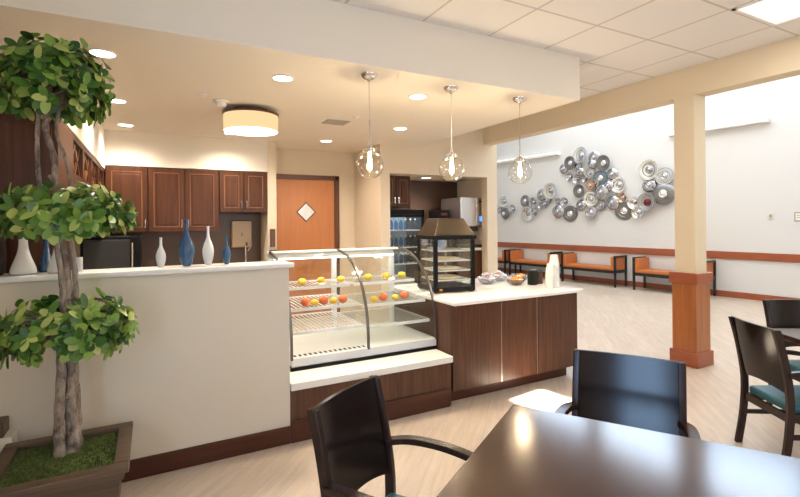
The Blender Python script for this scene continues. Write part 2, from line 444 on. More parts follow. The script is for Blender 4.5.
def upper(x0, x1, z0, z1, label, doors, group=None, y0=6.88, y1=7.39, name='wall_cabinet'):
    t = thing(name, label, 'cabinet', ((x0+x1)/2, y1, z0), 0, group)
    cx = (x0+x1)/2; D = y1-y0
    bx('cabinet_box', M['cab'], (x0-cx, x1-cx, -D+.021, 0, 0, z1-z0), t, .003)
    for (a, b, h) in doors:
        panel_door(t, a-cx, b-cx, 0, z1-z0, -D+.021, None if h is None else (h-cx, .11))
    return t
upper(-.5, -.033, 1.44, 2.285, 'tall reddish brown wall cabinet beside the plant, in the corner', [(-.5, -.033, -.065)])
upper(-.029, .835, 1.44, 2.285, 'double door brown wall cabinet above the large blue vase', [(-.029, .403, .365), (.403, .835, .445)])
upper(.839, 1.496, 1.70, 2.285, 'short double door brown wall cabinet above the towel dispenser', [(.839, 1.165, 1.13), (1.165, 1.496, 1.20)])

# left run: tall end cabinet and lattice wine rack uppers
t = thing('tall_cabinet', 'tall dark brown cabinet behind the plant on the left', 'cabinet', (-.82, 3.85, 0))
bx('cabinet_box', M['cab'], (-.325, .32, -.33, .33, 0, 2.235), t, .004)
bx('end_panel', M['cab'], (-.27, .29, -.345, -.33, .1, 2.16), t, .004)
t = thing('lattice_cabinet', 'brown wall cabinet with crossed lattice wine rack on top', 'cabinet', (-.82, 5.53, 1.44))
bx('cabinet_box', M['cab'], (-.325, .30, -1.34, 1.33, 0, .49), t, .003)
o = MB(); L0, L1 = -1.34, 1.33
o.box(-.325, .31, L0, L1, .75, .795); o.box(-.325, .31, L0, L1, .46, .50); o.box(-.325, -.30, L0, L1, .49, .76)
n = 4
for k in range(n+1):
    y = L0+(L1-L0)*k/n
    o.box(-.325, .31, max(L0, y-.05), min(L1, y+.05), .49, .76)
o.build('rack_frame', M['cab'], t, .003)
o = MB(); st = (L1-L0)/n
for k in range(n):
    a = L0+st*k+.05; b = a+st-.1
    for j in range(2):
        p, q = a+(b-a)*j/2, a+(b-a)*(j+1)/2
        for (u, v) in ((p, q), (q, p)): o.tube([(.28, u, .50), (.28, v, .75)], .01, flat=(.009, .012))
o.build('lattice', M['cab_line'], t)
for k in range(3):
    a = L0+(L1-L0)*k/3; b = L0+(L1-L0)*(k+1)/3
    dr = bx('door', M['cab'], (.30, .32, a+.004, b-.004, .004, .455), t, .004)
    o = MB(); o.box(.32, .326, a+.06, b-.06, .06, .072); o.box(.32, .326, a+.06, b-.06, .39, .402); o.box(.32, .326, a+.06, a+.072, .06, .4); o.box(.32, .326, b-.072, b-.06, .06, .4)
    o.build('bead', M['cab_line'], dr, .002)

# back counter with sink faucet, dispenser and wall items
t = thing('base_cabinet', 'dark brown base cabinets along the back wall under the wall cabinets', 'cabinet', (.5, 7.39, 0))
bx('cabinet_box', M['cab'], (-1.0, .995, -.62, 0, 0, .86), t)
for k in range(4): bx('door', M['cab'], (-1.0+.5*k+.004, -.5+.5*k-.004, -.64, -.62, .1, .84), t, .004)
tag(bx('back_worktop', M['quartz'], (-.5, 1.496, 6.74, 7.39, .86, .90), bevel=.006), 'pale worktop along the back wall below the wall cabinets', 'worktop')
t = thing('faucet', 'chrome tap below the paper towel dispenser', 'faucet', (1.23, 7.15, .90))
o = MB(); o.lathe([(.03, 0), (.03, .02), (.014, .03)], 12); o.tube([(0, 0, .02), (0, 0, .28), (0, -.03, .34), (0, -.10, .36), (0, -.14, .31)], .013, 10); o.build('spout', M['chrome'], t, smooth=True)
o = MB(); o.tube([(.03, 0, .24), (.07, -.01, .30)], .01, 8); o.build('lever', M['chrome'], t, smooth=True)
t = thing('towel_dispenser', 'beige paper towel dispenser on the dark backsplash', 'dispenser', (1.20, 7.392, 1.185))
bx('casing', M['beige_plastic'], (-.145, .145, -.12, 0, 0, .40), t, .02)
bx('casing_edge', M['nickel'], (-.15, .15, -.06, -.01, -.006, .408), t, .02, 'silver edge band')
bx('key_slot', M['slot'], (-.006, .006, -.124, -.118, .17, .22), t)
t = thing('wall_phone', 'narrow brown wall mounted handset box left of the door', 'phone', (1.56, 6.88, 1.06))
bx('casing', M['brownplastic'], (-.035, .035, -.05, 0, .14, .40), t, .01); bx('cradle', M['rubber'], (-.045, .05, -.09, 0, 0, .10), t, .015)
t = thing('black_oven', 'black countertop oven behind the ledge, under the foliage', 'oven', (-.42, 6.95, .90))
bx('casing', M['black'], (-.32, .31, -.3, .3, .02, .50), t, .012); bx('oven_door', M['rubber'], (-.29, .19, -.315, -.3, .06, .46), t, .006)
bx('handle', M['chrome'], (.205, .225, -.34, -.3, .12, .42), t, .006)
for a in (-.28, .27):
    for b in (-.26, .26): bx('foot', M['rubber'], (a-.02, a+.02, b-.02, b+.02, 0, .02), t)
t = thing('left_base_cabinet', 'dark base cabinets of the left run under the lattice cabinet', 'cabinet', (-.82, 5.5, 0))
bx('cabinet_box', M['cab'], (-.32, .32, -1.30, 1.2, 0, .86), t)
for k in range(4): bx('door', M['cab'], (.32, .34, -1.30+.625*k+.004, -.675+.625*k-.004, .1, .84), t, .004)
tag(bx('left_worktop', M['quartz'], (XL, -.501, 4.2, 7.38, .861, .90), bevel=.004), 'pale worktop of the left run under the black oven', 'worktop')

# ------------------------------------------------------------------ display case plinth, island
t = thing('plinth_cabinet', 'low walnut plinth cabinet under the glass display case', 'cabinet', (1.53, 3.27, 0))
bx('cabinet_box', M['walnut'], (-.673, .69, .0, 1.15, 0, .365), t, .003)
tag(bx('stone_slab', M['quartz'], (.858, 2.228, 3.245, 4.42, .365, .420), bevel=.008), 'white stone slab under the glass display case', 'slab')
t = thing('island_cabinet', 'walnut serving counter cabinet with three tall panels', 'cabinet', (2.99, 3.27, 0))
bx('cabinet_box', M['walnut'], (-.75, .745, .022, 1.16, .105, .836), t, .002)
bx('toe_kick', M['base_wood'], (-.75, .67, .075, 1.1, 0, .105), t)
for a, b in ((2.243, 2.768), (2.773, 3.198), (3.203, 3.735)):
    bx('panel', M['walnut'], (a-2.99, b-2.99, 0, .022, .108, .834), t, .002)
for x in (2.7705, 3.2005): bx('seam_strip', M['nickel'], (x-2.99-.0025, x-2.99+.0025, .001, .0215, .108, .834), t, label='thin metal strip between panels')
tag(bx('island_worktop', M['quartz'], (2.228, 3.787, 3.228, 4.47, .836, .870), bevel=.01), 'white stone worktop on the walnut serving counter', 'worktop')

# ------------------------------------------------------------------ glass display case
X0, X1, XM = .935, 2.232, 1.572
prof = [(3.516, .500), (3.518, .60), (3.527, .72), (3.548, .81), (3.585, .90), (3.62, .97), (3.665, 1.035), (3.72, 1.095), (3.79, 1.150), (3.87, 1.20), (3.96, 1.238), (4.08, 1.268), (4.23, 1.287)]
t = thing('display_case', 'curved glass pastry display case on the white slab', 'display case', (1.58, 3.52, .42))
OX, OY, OZ = 1.58, 3.52, .42
def lp(x, y, z): return (x-OX, y-OY, z-OZ)
def lbox(m, x0, x1, y0, y1, z0, z1): return m.box(x0-OX, x1-OX, y0-OY, y1-OY, z0-OZ, z1-OZ)
m = MB(); lbox(m, X0-.01, X1, 3.505, 4.36, .42, .447); m.build('base', M['black'], t, label='black base strip')
m = MB(); lbox(m, X0, X1, 3.51, 4.36, .447, .515); deck = m.build('deck', M['case_white'], t, .006)
for k in range(15):
    m = MB(); x = X0+.03+k*.0415; lbox(m, x, x+.020, 3.552, 3.602, .514, .5165); m.build('vent_slot', M['slot'], deck, label='dark air slot')
m = MB(); lbox(m, X0, X1, 4.20, 4.36, 1.268, 1.288); lbox(m, X0+.02, X1-.06, 4.22, 4.34, 1.225, 1.268); m.build('top_canopy', M['case_white'], t, .008, label='white top canopy')
for x in (X0+.02, XM, X1-.03):
    m = MB(); lbox(m, x-.02, x+.02, 4.30, 4.35, .515, 1.24); m.build('rear_post', M['case_white'], t, .004)
# curved panes
for (a, b) in ((X0+.012, XM-.012), (XM+.012, X1-.012)):
    m = MB(); A = [m.v(lp(a, y, z)) for y, z in prof]; B = [m.v(lp(b, y, z)) for y, z in prof]
    for i in range(len(prof)-1): m.face([A[i], B[i], B[i+1], A[i+1]])
    m.build('curved_pane', M['glass_curve'], t, smooth=True)
# end panes and frames
for x in (X0, X1):
    m = MB(); vs = [m.v(lp(x, y, z)) for y, z in prof+[(4.34, 1.25), (4.34, .515)]]; m.face(vs); m.build('end_pane', M['glass'], t)
for x in (X0, XM, X1-.004):
    m = MB(); m.tube([lp(x, y-.004, z+.003) for y, z in prof], .009, flat=(.010, .009)); m.build('curved_rib', plain('rib_metal', (.16, .14, .125), .3, .8), t, smooth=True, label='dark metal curved glass rib')
m = MB(); lbox(m, X0, X1, 4.34, 4.35, .56, 1.23); m.build('rear_pane', M['glass'], t)
# shelves
for (z, yf) in ((1.0, 3.86), (.858, 3.665), (.69, 3.59)):
    for (a, b, dz) in ((X0+.02, XM-.015, 0), (XM+.015, X1-.02, -.022 if z < .95 else 0)):
        zz = z+dz
        m = MB(); lbox(m, a, b, yf, yf+.012, zz-.018, zz+.006); lbox(m, a, b, 4.28, 4.29, zz-.006, zz+.006)
        lbox(m, a, a+.008, yf, 4.29, zz-.006, zz+.006); lbox(m, b-.008, b, yf, 4.29, zz-.006, zz+.006)
        sh = m.build('shelf', M['case_white'], t, label='white shelf with price rail front')
        m = MB(); nw = 16
        for k in range(1, nw):
            x = a+(b-a)*k/nw; lbox(m, x-.0035, x+.0035, yf+.012, 4.28, zz-.003, zz+.004)
        m.build('wire_grid', M['wire'], sh)
        if a > XM:
            m = MB(); lbox(m, a+.01, b-.01, yf+.02, 4.27, zz+.004, zz+.007); m.build('glass_sheet', M['glass'], sh)
m = MB(); lbox(m, X0+.05, X1-.05, 4.235, 4.29, 1.212, 1.225); m.build('fill_strip', glow('case_fill_glow', (1, .97, .9), 5.0), t, label='added glowing strip under the canopy')  # glowing strip added to brighten the inside of the case

def fruit(name, mat, x, y, z, r, label, group, sq=(1, 1, .9), stem=True):
    o = MB(); n = 18; k = 10; rings = []
    for i in range(k+1):
        a = PI*i/k; rr = r*math.sin(a); h = -r*math.cos(a)
        if i == k: rr = r*.05; h = r*.88
        if i == 0: rr = r*.05
        rings.append([o.v((rr*sq[0]*math.cos(2*PI*j/n), rr*sq[1]*math.sin(2*PI*j/n), h*sq[2]+r*sq[2])) for j in range(n)])
    for p, q in zip(rings, rings[1:]):
        for j in range(n): o.face([p[j], p[(j+1) % n], q[(j+1) % n], q[j]])
    o.face(rings[0][::-1]); o.face(rings[-1])
    f = o.build(name, mat, smooth=True); f.location = (x, y, z)
    return tag(f, label, 'fruit', group)
SW = [('leftmost', 'left'), ('middle', 'left'), ('rightmost', 'left'), ('leftmost', 'right'), ('middle', 'right'), ('rightmost', 'right')]
for k, x in enumerate((1.16, 1.335, 1.52, 1.79, 1.98, 2.15)):
    fruit('lemon', M['lemon'], x, 4.0, 1.0055 + (.002 if k > 2 else 0), .034, '%s of three yellow fruits on the top shelf, %s half of display case' % SW[k], 'fruit on the top display shelf', (1.15, 1, .85))
k2 = [('red_fruit', 1.112), ('lemon', 1.189), ('red_fruit', 1.267), ('lemon', 1.355), ('red_fruit', 1.437), ('lemon', 1.729), ('red_fruit', 1.818), ('lemon', 1.939), ('red_fruit', 2.032)]
lb = ['leftmost red orange fruit on the second shelf of the display case', 'yellow fruit between the two leftmost red fruits, second shelf of display case',
      'middle red orange fruit on the left half of the second display shelf', 'yellow fruit right of the middle red fruit, left half of second display shelf',
      'red fruit beside the dark centre rib, left half of the second display shelf', 'yellow fruit just right of the centre rib on the second display shelf',
      'red orange fruit between two yellow ones, right half of second display shelf', 'yellow fruit between two red ones, right half of second display shelf',
      'rightmost red fruit on the second shelf of the display case']
for (nm, x), l in zip(k2, lb):
    z = .863 if x < XM else .845
    fruit('apple' if nm == 'red_fruit' else 'lemon', M[nm], x, 3.735, z, .040 if nm == 'red_fruit' else .031, l, 'fruit on the second display shelf', (1, 1, .92) if nm == 'red_fruit' else (1.12, 1, .85))

# ------------------------------------------------------------------ countertop warmer
w = .432
t = thing('food_warmer', 'square glass food warmer with bronze hipped roof on the serving counter', 'food warmer', (2.36+.216+.010, 3.70+.216-.025, .870), math.atan2(-.143, .989))
h = w/2
bx('base', M['black'], (-h, h, -h, h, .012, .055), t, .006)
for a in (-1, 1):
    for b in (-1, 1):
        bx('foot', M['rubber'], (a*(h-.03)-.02, a*(h-.03)+.02, b*(h-.03)-.02, b*(h-.03)+.02, 0, .012), t)
        bx('corner_post', M['black'], (a*(h-.019)-.018, a*(h-.019)+.018, b*(h-.019)-.018, b*(h-.019)+.018, .055, .505), t, .003)
m = MB(); m.box(-h-.012, h+.012, -h-.012, h+.012, .505, .545); m.build('top_rim', M['black'], t, .006)
m = MB(); a = h; b = .135; m.hexa([(-a, -a, .545), (a, -a, .545), (a, a, .545), (-a, a, .545)], [(-b, -b, .71), (b, -b, .71), (b, b, .71), (-b, b, .71)]); m.build('roof', M['bronze'], t, .006, label='brown bronze hipped metal roof')
for (x0, x1, y0, y1) in ((-h+.03, h-.03, -h+.006, -h+.010), (-h+.03, h-.03, h-.010, h-.006), (-h+.006, -h+.010, -h+.03, h-.03), (h-.010, h-.006, -h+.03, h-.03)):
    bx('glass_panel', M['glass'], (x0, x1, y0, y1, .055, .505), t)
for k, z in enumerate((.11, .20, .295, .39)):
    m = MB(); q = h-.03
    m.box(-q, q, -q, -q+.008, z, z+.012); m.box(-q, q, q-.008, q, z, z+.012); m.box(-q, -q+.008, -q, q, z, z+.012); m.box(q-.008, q, -q, q, z, z+.012)
    for j in range(1, 12): m.box(-q+2*q*j/12-.002, -q+2*q*j/12+.002, -q, q, z+.004, z+.008)
    rk = m.build('wire_rack', M['wire'], t, label='pale wire rack')
    m = MB(); m.lathe([(.13, .009), (.145, .016), (.135, .026), (.04, .03)], 28, z=z); m.build('pastry', M['bakery'], rk, smooth=True)
m = MB(); m.lathe([(.010, .055), (.010, .49)], 10); m.build('spindle', M['chrome'], t)
m = MB(); m.box(-.165, -.135, -h-.004, -h, .024, .042); m.build('switch_plate', M['orange_fruit'], t, label='small amber switch')

# ------------------------------------------------------------------ bowls, cups, canisters on the counter
def bowl(x, y, label):
    t = thing('wire_bowl', label, 'bowl', (x, y, .870), 0, 'bowls on the serving counter')
    m = MB(); P = [(.045, 0), (.07, .012), (.092, .04), (.10, .068)]
    m.lathe([(r, z) for r, z in P]+[(r-.004, z+.003) for r, z in P[::-1]], 28, cap0=True, cap1=True); m.build('basin', thin_glass('bowl_glass', (.80, .82, .85), 1.6, .05) if 'bowl_glass' not in bpy.data.materials else bpy.data.materials['bowl_glass'], t, smooth=True)
    m = MB(); m.tube([(.10*math.cos(2*PI*i/28), .10*math.sin(2*PI*i/28), .069) for i in range(29)], .004, 6); m.build('rim', M['chrome'], t, smooth=True)
    return t
def packet(x, y, z, rz, tilt, label, grp, mat='packet'):
    m = MB(); n = 7; w_, h_ = .036, .026; g = []
    for i in range(n):
        row = []
        for j in range(n):
            u, v = 2*i/(n-1)-1, 2*j/(n-1)-1
            p = .013*(1-u*u)**.5*(1-v*v)**.5 if abs(u) < 1 and abs(v) < 1 else 0
            row.append((u*w_, v*h_, p+random.uniform(-.002, .002)))
        g.append(row)
    T = [[m.v(p) for p in r] for r in g]; Bt = [[m.v((p[0], p[1], -abs(p[2]))) for p in r] for r in g]
    for G in (T, Bt):
        for i in range(n-1):
            for j in range(n-1): m.face([G[i][j], G[i+1][j], G[i+1][j+1], G[i][j+1]])
    rim = [(i, 0) for i in range(n)]+[(n-1, j) for j in range(1, n)]+[(i, n-1) for i in range(n-2, -1, -1)]+[(0, j) for j in range(n-2, 0, -1)]
    for (a, b), (c, d_) in zip(rim, rim[1:]+rim[:1]): m.face([T[a][b], T[c][d_], Bt[c][d_], Bt[a][b]])
    o = m.build('snack_packet', M[mat], smooth=True); o.location = (x, y, z); o.rotation_euler = (tilt, tilt*.6, rz)
    return tag(o, label, 'snack packet', grp)
bowls = [(3.20, 4.02, 'wire bowl of silver snack packets beside the food warmer', 'silver packets in the bowl beside the warmer', 'silver wrapped snack packet in the bowl beside the food warmer'),
         (3.40, 3.79, 'wire bowl holding two oranges, nearest on the serving counter', None, None),
         (3.47, 4.14, 'wire bowl heaped with silver and pink packets behind the oranges', 'packets in the rear bowl', 'wrapped snack packet in the heaped bowl behind the oranges'),
         (3.66, 4.00, 'wire bowl with an orange and yellow fruit, right of the oranges bowl', None, None)]
for i, (x, y, l, grp, pl) in enumerate(bowls):
    bowl(x, y, l)
    if grp:
        for k in range(9):
            a = k*2.4; r = .052 if k < 6 else .02
            packet(x+r*math.cos(a), y+r*math.sin(a), .870+.05+(.022 if k > 5 else 0)+.004*k, a, .5*math.sin(a*1.7), pl, grp, 'packet2' if k % 4 == 3 else 'packet')
OS = 'oranges in the counter bowls'
fruit('orange', M['orange_fruit'], 3.365, 3.77, .880, .043, 'left orange of the pair in the nearest counter bowl', OS, (1, 1, .96))
fruit('orange', M['orange_fruit'], 3.445, 3.785, .880, .043, 'right orange of the pair in the nearest counter bowl', OS, (1, 1, .96))
fruit('orange', M['orange_fruit'], 3.64, 3.98, .880, .043, 'single orange in the rightmost bowl, beside a yellow fruit', OS, (1, 1, .96))
fruit('lemon', M['lemon'], 3.705, 4.03, .885, .036, 'yellow fruit next to the orange in the rightmost bowl', None, (1.1, 1, .9))
packet(3.40, 3.85, .930, .4, .3, 'pink snack packet tucked behind the two oranges', None, 'packet2')

def cup_stack(x, y, n, label, grp):
    me = None
    for k in range(n):
        if me is None:
            m = MB(); P = [(.0515, 0), (.053, .003), (.0515, .006), (.037, .108), (.032, .111)]
            m.lathe(P, 24, cap0=False); o = m.build('paper_cup', M['paper'], smooth=True); me = o
        else:
            o = me.copy(); C.objects.link(o)
        o.location = (x, y, .870+k*.012)
        tag(o, label, 'cup', grp)
cup_stack(3.665, 3.50, 19, 'white paper cup nested upside down in the taller stack at counter end', 'cups of the taller stack')
cup_stack(3.565, 3.45, 12, 'white paper cup nested upside down in the shorter stack at counter end', 'cups of the shorter stack')
t = thing('lid_canister', 'dark ribbed canister left of the white cup stacks', 'canister', (3.58, 3.72, .870))
m = MB(); n = 20
for i in range(n): 
    a = 2*PI*i/n; m.box(.046*math.cos(a)-.006, .046*math.cos(a)+.006, .046*math.sin(a)-.006, .046*math.sin(a)+.006, .004, .145)
m.build('ribs', M['canister'], t)
m = MB(); m.lathe([(.05, 0), (.05, .006), (.044, .01), (.044, .142), (.05, .146), (.046, .158), (.02, .162)], 24); m.build('body', M['canister'], t, smooth=True)
t = thing('stirrer_holder', 'small brown holder between dark canister and cup stacks', 'holder', (3.70, 3.745, .870))
m = MB(); m.lathe([(.036, 0), (.038, .005), (.034, .12), (.030, .12), (.030, .02)], 20, cap1=True); m.build('body', M['brownplastic'], t, smooth=True)
m = MB()
for i in range(7): m.tube([(.012*math.cos(i), .012*math.sin(i), .02), (.022*math.cos(i), .022*math.sin(i), .145)], .0025, 5)
m.build('stirrers', M['rubber'], t)

# ------------------------------------------------------------------ vases on the ledge
ZL = 1.270
def vase(x, y, prof, mat, label, grp='bottle vases on the ledge', name='vase'):
    m = MB(); m.lathe(prof, 32, cap1=False)
    top = prof[-1]
    t = m.build(name, mat, smooth=True); t.location = (x, y, ZL)
    s = t.modifiers.new('sub', 'SUBSURF'); s.levels = 1; s.render_levels = 2
    return tag(t, label, 'vase', grp)
def bottle(h, r, neck=.2, belly=.33):
    P = [(.45, 0), (.52, .015), (.80, .14), (1.0, belly), (.93, .45), (.62, .58), (.32, .68), (neck, .78), (neck*.92, .9), (neck*1.15, .985), (neck*1.1, 1.0), (neck*.8, .99)]
    return [(r*a, h*b) for a, b in P]
vase(.055, 3.345, bottle(.193, .031, .26), M['white_ceramic'], 'small white bottle vase, left of the large blue vase')
vase(.205, 3.35, bottle(.303, .050, .24), M['blue_ceramic'], 'tall blue bottle vase, largest on the ledge')
vase(.336, 3.35, bottle(.262, .038, .22), M['white_ceramic'], 'tall slender white bottle vase between the two blue vases')
vase(.452, 3.35, bottle(.192, .029, .26), M['blue_ceramic'], 'small blue bottle vase at the right end of the row')
flare = [(.052, 0), (.062, .006), (.063, .02), (.055, .05), (.039, .09), (.026, .13), (.021, .17), (.019, .24), (.023, .30), (.019, .30)]
vase(-.635, 3.32, flare, M['white_ceramic'], 'wide based white vase left of the tree trunk', 'flared vases behind the tree')
vase(-.475, 3.32, [(r*.85, h) for r, h in flare], M['white_ceramic'], 'wide based white vase directly behind the tree trunks', 'flared vases behind the tree')
vase(-.548, 3.424, [(r*.62, h*1.02) for r, h in flare], M['blue_ceramic'], 'dark blue vase squeezed between the two wide white vases', 'flared vases behind the tree')
tag(MB().lathe([(.024, 0), (.026, .004), (.026, .085), (.022, .085), (.022, .01)], 24).build('ledge_cup', M['white_ceramic'], smooth=True), 'small white cylinder cup on the ledge right of the trunks', 'cup').location = (-.385, 3.35, ZL)  # small white cup standing on the ledge
t = thing('woven_vase', 'dark rough textured pot at the far left of the ledge', 'pot', (-.79, 3.345, ZL))
m = MB(); m.lathe([(.06, 0), (.07, .02), (.075, .1), (.07, .2), (.055, .30), (.045, .30), (.05, .2)], 28); m.build('body', M['basket'], t, smooth=True)

# ------------------------------------------------------------------ tree in planter
TX, TY = -.39, 2.845
t = thing('potted_tree', 'artificial ficus with three leafy tiers in a square wooden planter', 'potted tree', (TX, TY, 0))
pw = .255
m = MB(); a = pw; 
m.hexa([(-a+.03, -a+.03, 0), (a-.03, -a+.03, 0), (a-.03, a-.03, 0), (-a+.03, a-.03, 0)], [(-a, -a, .37), (a, -a, .37), (a, a, .37), (-a, a, .37)])
pl = m.build('planter', M['planter'], t, .004, label='brown wooden planter box')
m = MB(); q = a+.035; i_ = a-.032
for (x0, x1, y0, y1) in ((-q, q, -q, -i_), (-q, q, i_, q), (-q, -i_, -i_, i_), (i_, q, -i_, i_)):
    m.box(x0, x1, y0, y1, .375, .405)
qq = a+.014
for (x0, x1, y0, y1) in ((-qq, qq, -qq, -i_), (-qq, qq, i_, qq), (-qq, -i_, -i_, i_), (i_, qq, -i_, i_)):
    m.box(x0, x1, y0, y1, .335, .375)
m.build('planter_rim', M['planter'], pl, .006, label='moulded planter rim')
m = MB(); n = 26; G = []
for i in range(n):
    G.append([m.v((-i_+2*i_*i/(n-1), -i_+2*i_*j/(n-1), .374+.006*math.sin(i*1.3)*math.cos(j*1.7)+random.uniform(0, .008))) for j in range(n)])
for i in range(n-1):
    for j in range(n-1): m.face([G[i][j], G[i+1][j], G[i+1][j+1], G[i][j+1]])
for k in range(2600):
    x, y = random.uniform(-i_, i_)*.97, random.uniform(-i_, i_)*.97; L = random.uniform(.008, .022); an = random.uniform(0, 6.28)
    dx, dy = math.cos(an)*.003, math.sin(an)*.003; ex, ey = random.uniform(-.014, .014), random.uniform(-.014, .014)
    m.face([m.v((x-dx, y-dy, .374)), m.v((x+dx, y+dy, .374)), m.v((x+ex, y+ey, .376+L))])
mo = m.build('moss', M['moss'], t, label='green moss topping'); mo['kind'] = 'stuff'
def spl(pts, k=5):
    out = []
    P = [Vector(p) for p in pts]; P = [P[0]*2-P[1]]+P+[P[-1]*2-P[-2]]
    for i in range(1, len(P)-2):
        for j in range(k):
            u = j/k; a, b, c, d_ = P[i-1], P[i], P[i+1], P[i+2]
            out.append(.5*((2*b)+(c-a)*u+(2*a-5*b+4*c-d_)*u*u+(3*b-a-3*c+d_)*u**3))
    out.append(P[-2]); return out
def L_(x, y, z): return (x-TX, y-TY, z)
trunks = [
    [(-.415, 2.905, .37), (-.418, 2.905, .55), (-.408, 2.91, .80), (-.412, 2.92, .95), (-.400, 2.93, 1.15), (-.415, 2.94, 1.35), (-.45, 2.95, 1.55), (-.495, 2.95, 1.75), (-.505, 2.95, 1.95), (-.497, 2.95, 2.15), (-.50, 2.94, 2.35)],
    [(-.372, 2.94, .37), (-.358, 2.94, .46), (-.378, 2.945, .62), (-.365, 2.945, .76), (-.378, 2.95, .95), (-.385, 2.955, 1.15), (-.392, 2.96, 1.35), (-.415, 2.96, 1.55), (-.432, 2.955, 1.75), (-.437, 2.95, 1.90), (-.47, 2.95, 2.04), (-.455, 2.95, 2.2), (-.45, 2.95, 2.4)],
    [(-.345, 2.975, .37), (-.350, 2.975, .6), (-.36, 2.97, .85), (-.352, 2.965, 1.1), (-.352, 2.96, 1.3), (-.368, 2.955, 1.5), (-.362, 2.95, 1.7), (-.385, 2.95, 1.88), (-.425, 2.95, 2.03), (-.40, 2.95, 2.2), (-.37, 2.95, 2.38)]]
for tr, rr in zip(trunks, (.021, .029, .017)):
    m = MB(); P = spl([L_(*p) for p in tr], 6)
    rad = [rr*(1.25-.75*min(1, 1.7*i/len(P)))*(1+.10*math.sin(i*1.9)+random.uniform(-.06, .06)) for i in range(len(P))]
    m.tube(P, rad, 12)
    for k in range(7):
        p = P[random.randrange(4, len(P)-2)]; an = random.uniform(0, 6.28)
        m.tube([p, p+Vector((math.cos(an), math.sin(an), .6))*rr*1.35], [rr*.5, rr*.3], 8)
    m.build('trunk', M['bark'], t, smooth=True)
def leaf(m, base, dr, up, L, W):
    dr = dr.normalized(); s = dr.cross(up)
    if s.length < 1e-3: s = Vector((1, 0, 0))
    s.normalize(); nrm = s.cross(dr).normalized()
    rows = [(0, .08), (.1, .45), (.25, .8), (.45, 1.0), (.66, .98), (.83, .74), (.94, .42), (1.0, .08)]
    Lf, Md, Rt = [], [], []
    for u, wv in rows:
        c = base+dr*(L*u)-nrm*(L*.22*u*u)
        Md.append(m.v(c-nrm*(.10*W*wv))); Lf.append(m.v(c+s*W*.5*wv+nrm*.02*W)); Rt.append(m.v(c-s*W*.5*wv+nrm*.02*W))
    for i in range(len(rows)-1):
        m.face([Lf[i], Md[i], Md[i+1], Lf[i+1]]); m.face([Md[i], Rt[i], Rt[i+1], Md[i+1]])
def tier(cx, cy, cz, rx, ry, rzu, rzd, nc, seed):
    rnd = random.Random(seed); m = MB(); tw = MB()
    c = Vector(L_(cx, cy, cz))
    for k in range(nc):
        for _ in range(50):
            v = Vector((rnd.gauss(0, 1), rnd.gauss(0, 1), rnd.gauss(0, .8))).normalized()
            if v.z > -.75: break
        f = rnd.uniform(.62, 1.0)
        tip = c+Vector((v.x*rx*f, v.y*ry*f, v.z*(rzu if v.z > 0 else rzd)*f))
        root = c+Vector((v.x*.03, v.y*.03, rnd.uniform(-.08, .05)))
        mid = root.lerp(tip, .55)+Vector((0, 0, .02))
        tw.tube([root, mid, tip], [.005, .0035, .002], 5)
        out = Vector((v.x, v.y, v.z*.6+.15)).normalized()
        a = out.orthogonal().normalized(); b = out.cross(a)
        nl = rnd.randint(5, 7); ph = rnd.uniform(0, 6.28)
        for j in range(nl):
            an = ph+2*PI*j/nl; sp = rnd.uniform(.75, 1.35)
            dr = out*math.cos(sp)+(a*math.cos(an)+b*math.sin(an))*math.sin(sp); dr.z -= .28
            leaf(m, tip-out*rnd.uniform(0, .03), dr, out+Vector((0, 0, .4)), rnd.uniform(.048, .084), rnd.uniform(.030, .050))
    f = m.build('foliage', M['leaf'], t, smooth=True)
    tw.build('twigs', M['bark'], f)
tier(-.445, 2.93, 2.27, .29, .28, .25, .20, 165, 1)
tier(-.405, 2.93, 1.60, .35, .28, .155, .12, 165, 2)
tier(-.395, 2.92, 1.02, .345, .28, .17, .18, 140, 3)

# low thing at the far left edge
t = thing('wooden_crate', 'dark wooden box edge at the far left beside the planter', 'box', (-.93, 3.08, 0))
bx('body', M['cream_low'], (-.2, .275, .062, .182, 0, .432), t, .004, 'pale lower body')
bx('tray', M['planter'], (-.2, .24, .066, .180, .432, .512), t, .006, 'dark wood upper tray')

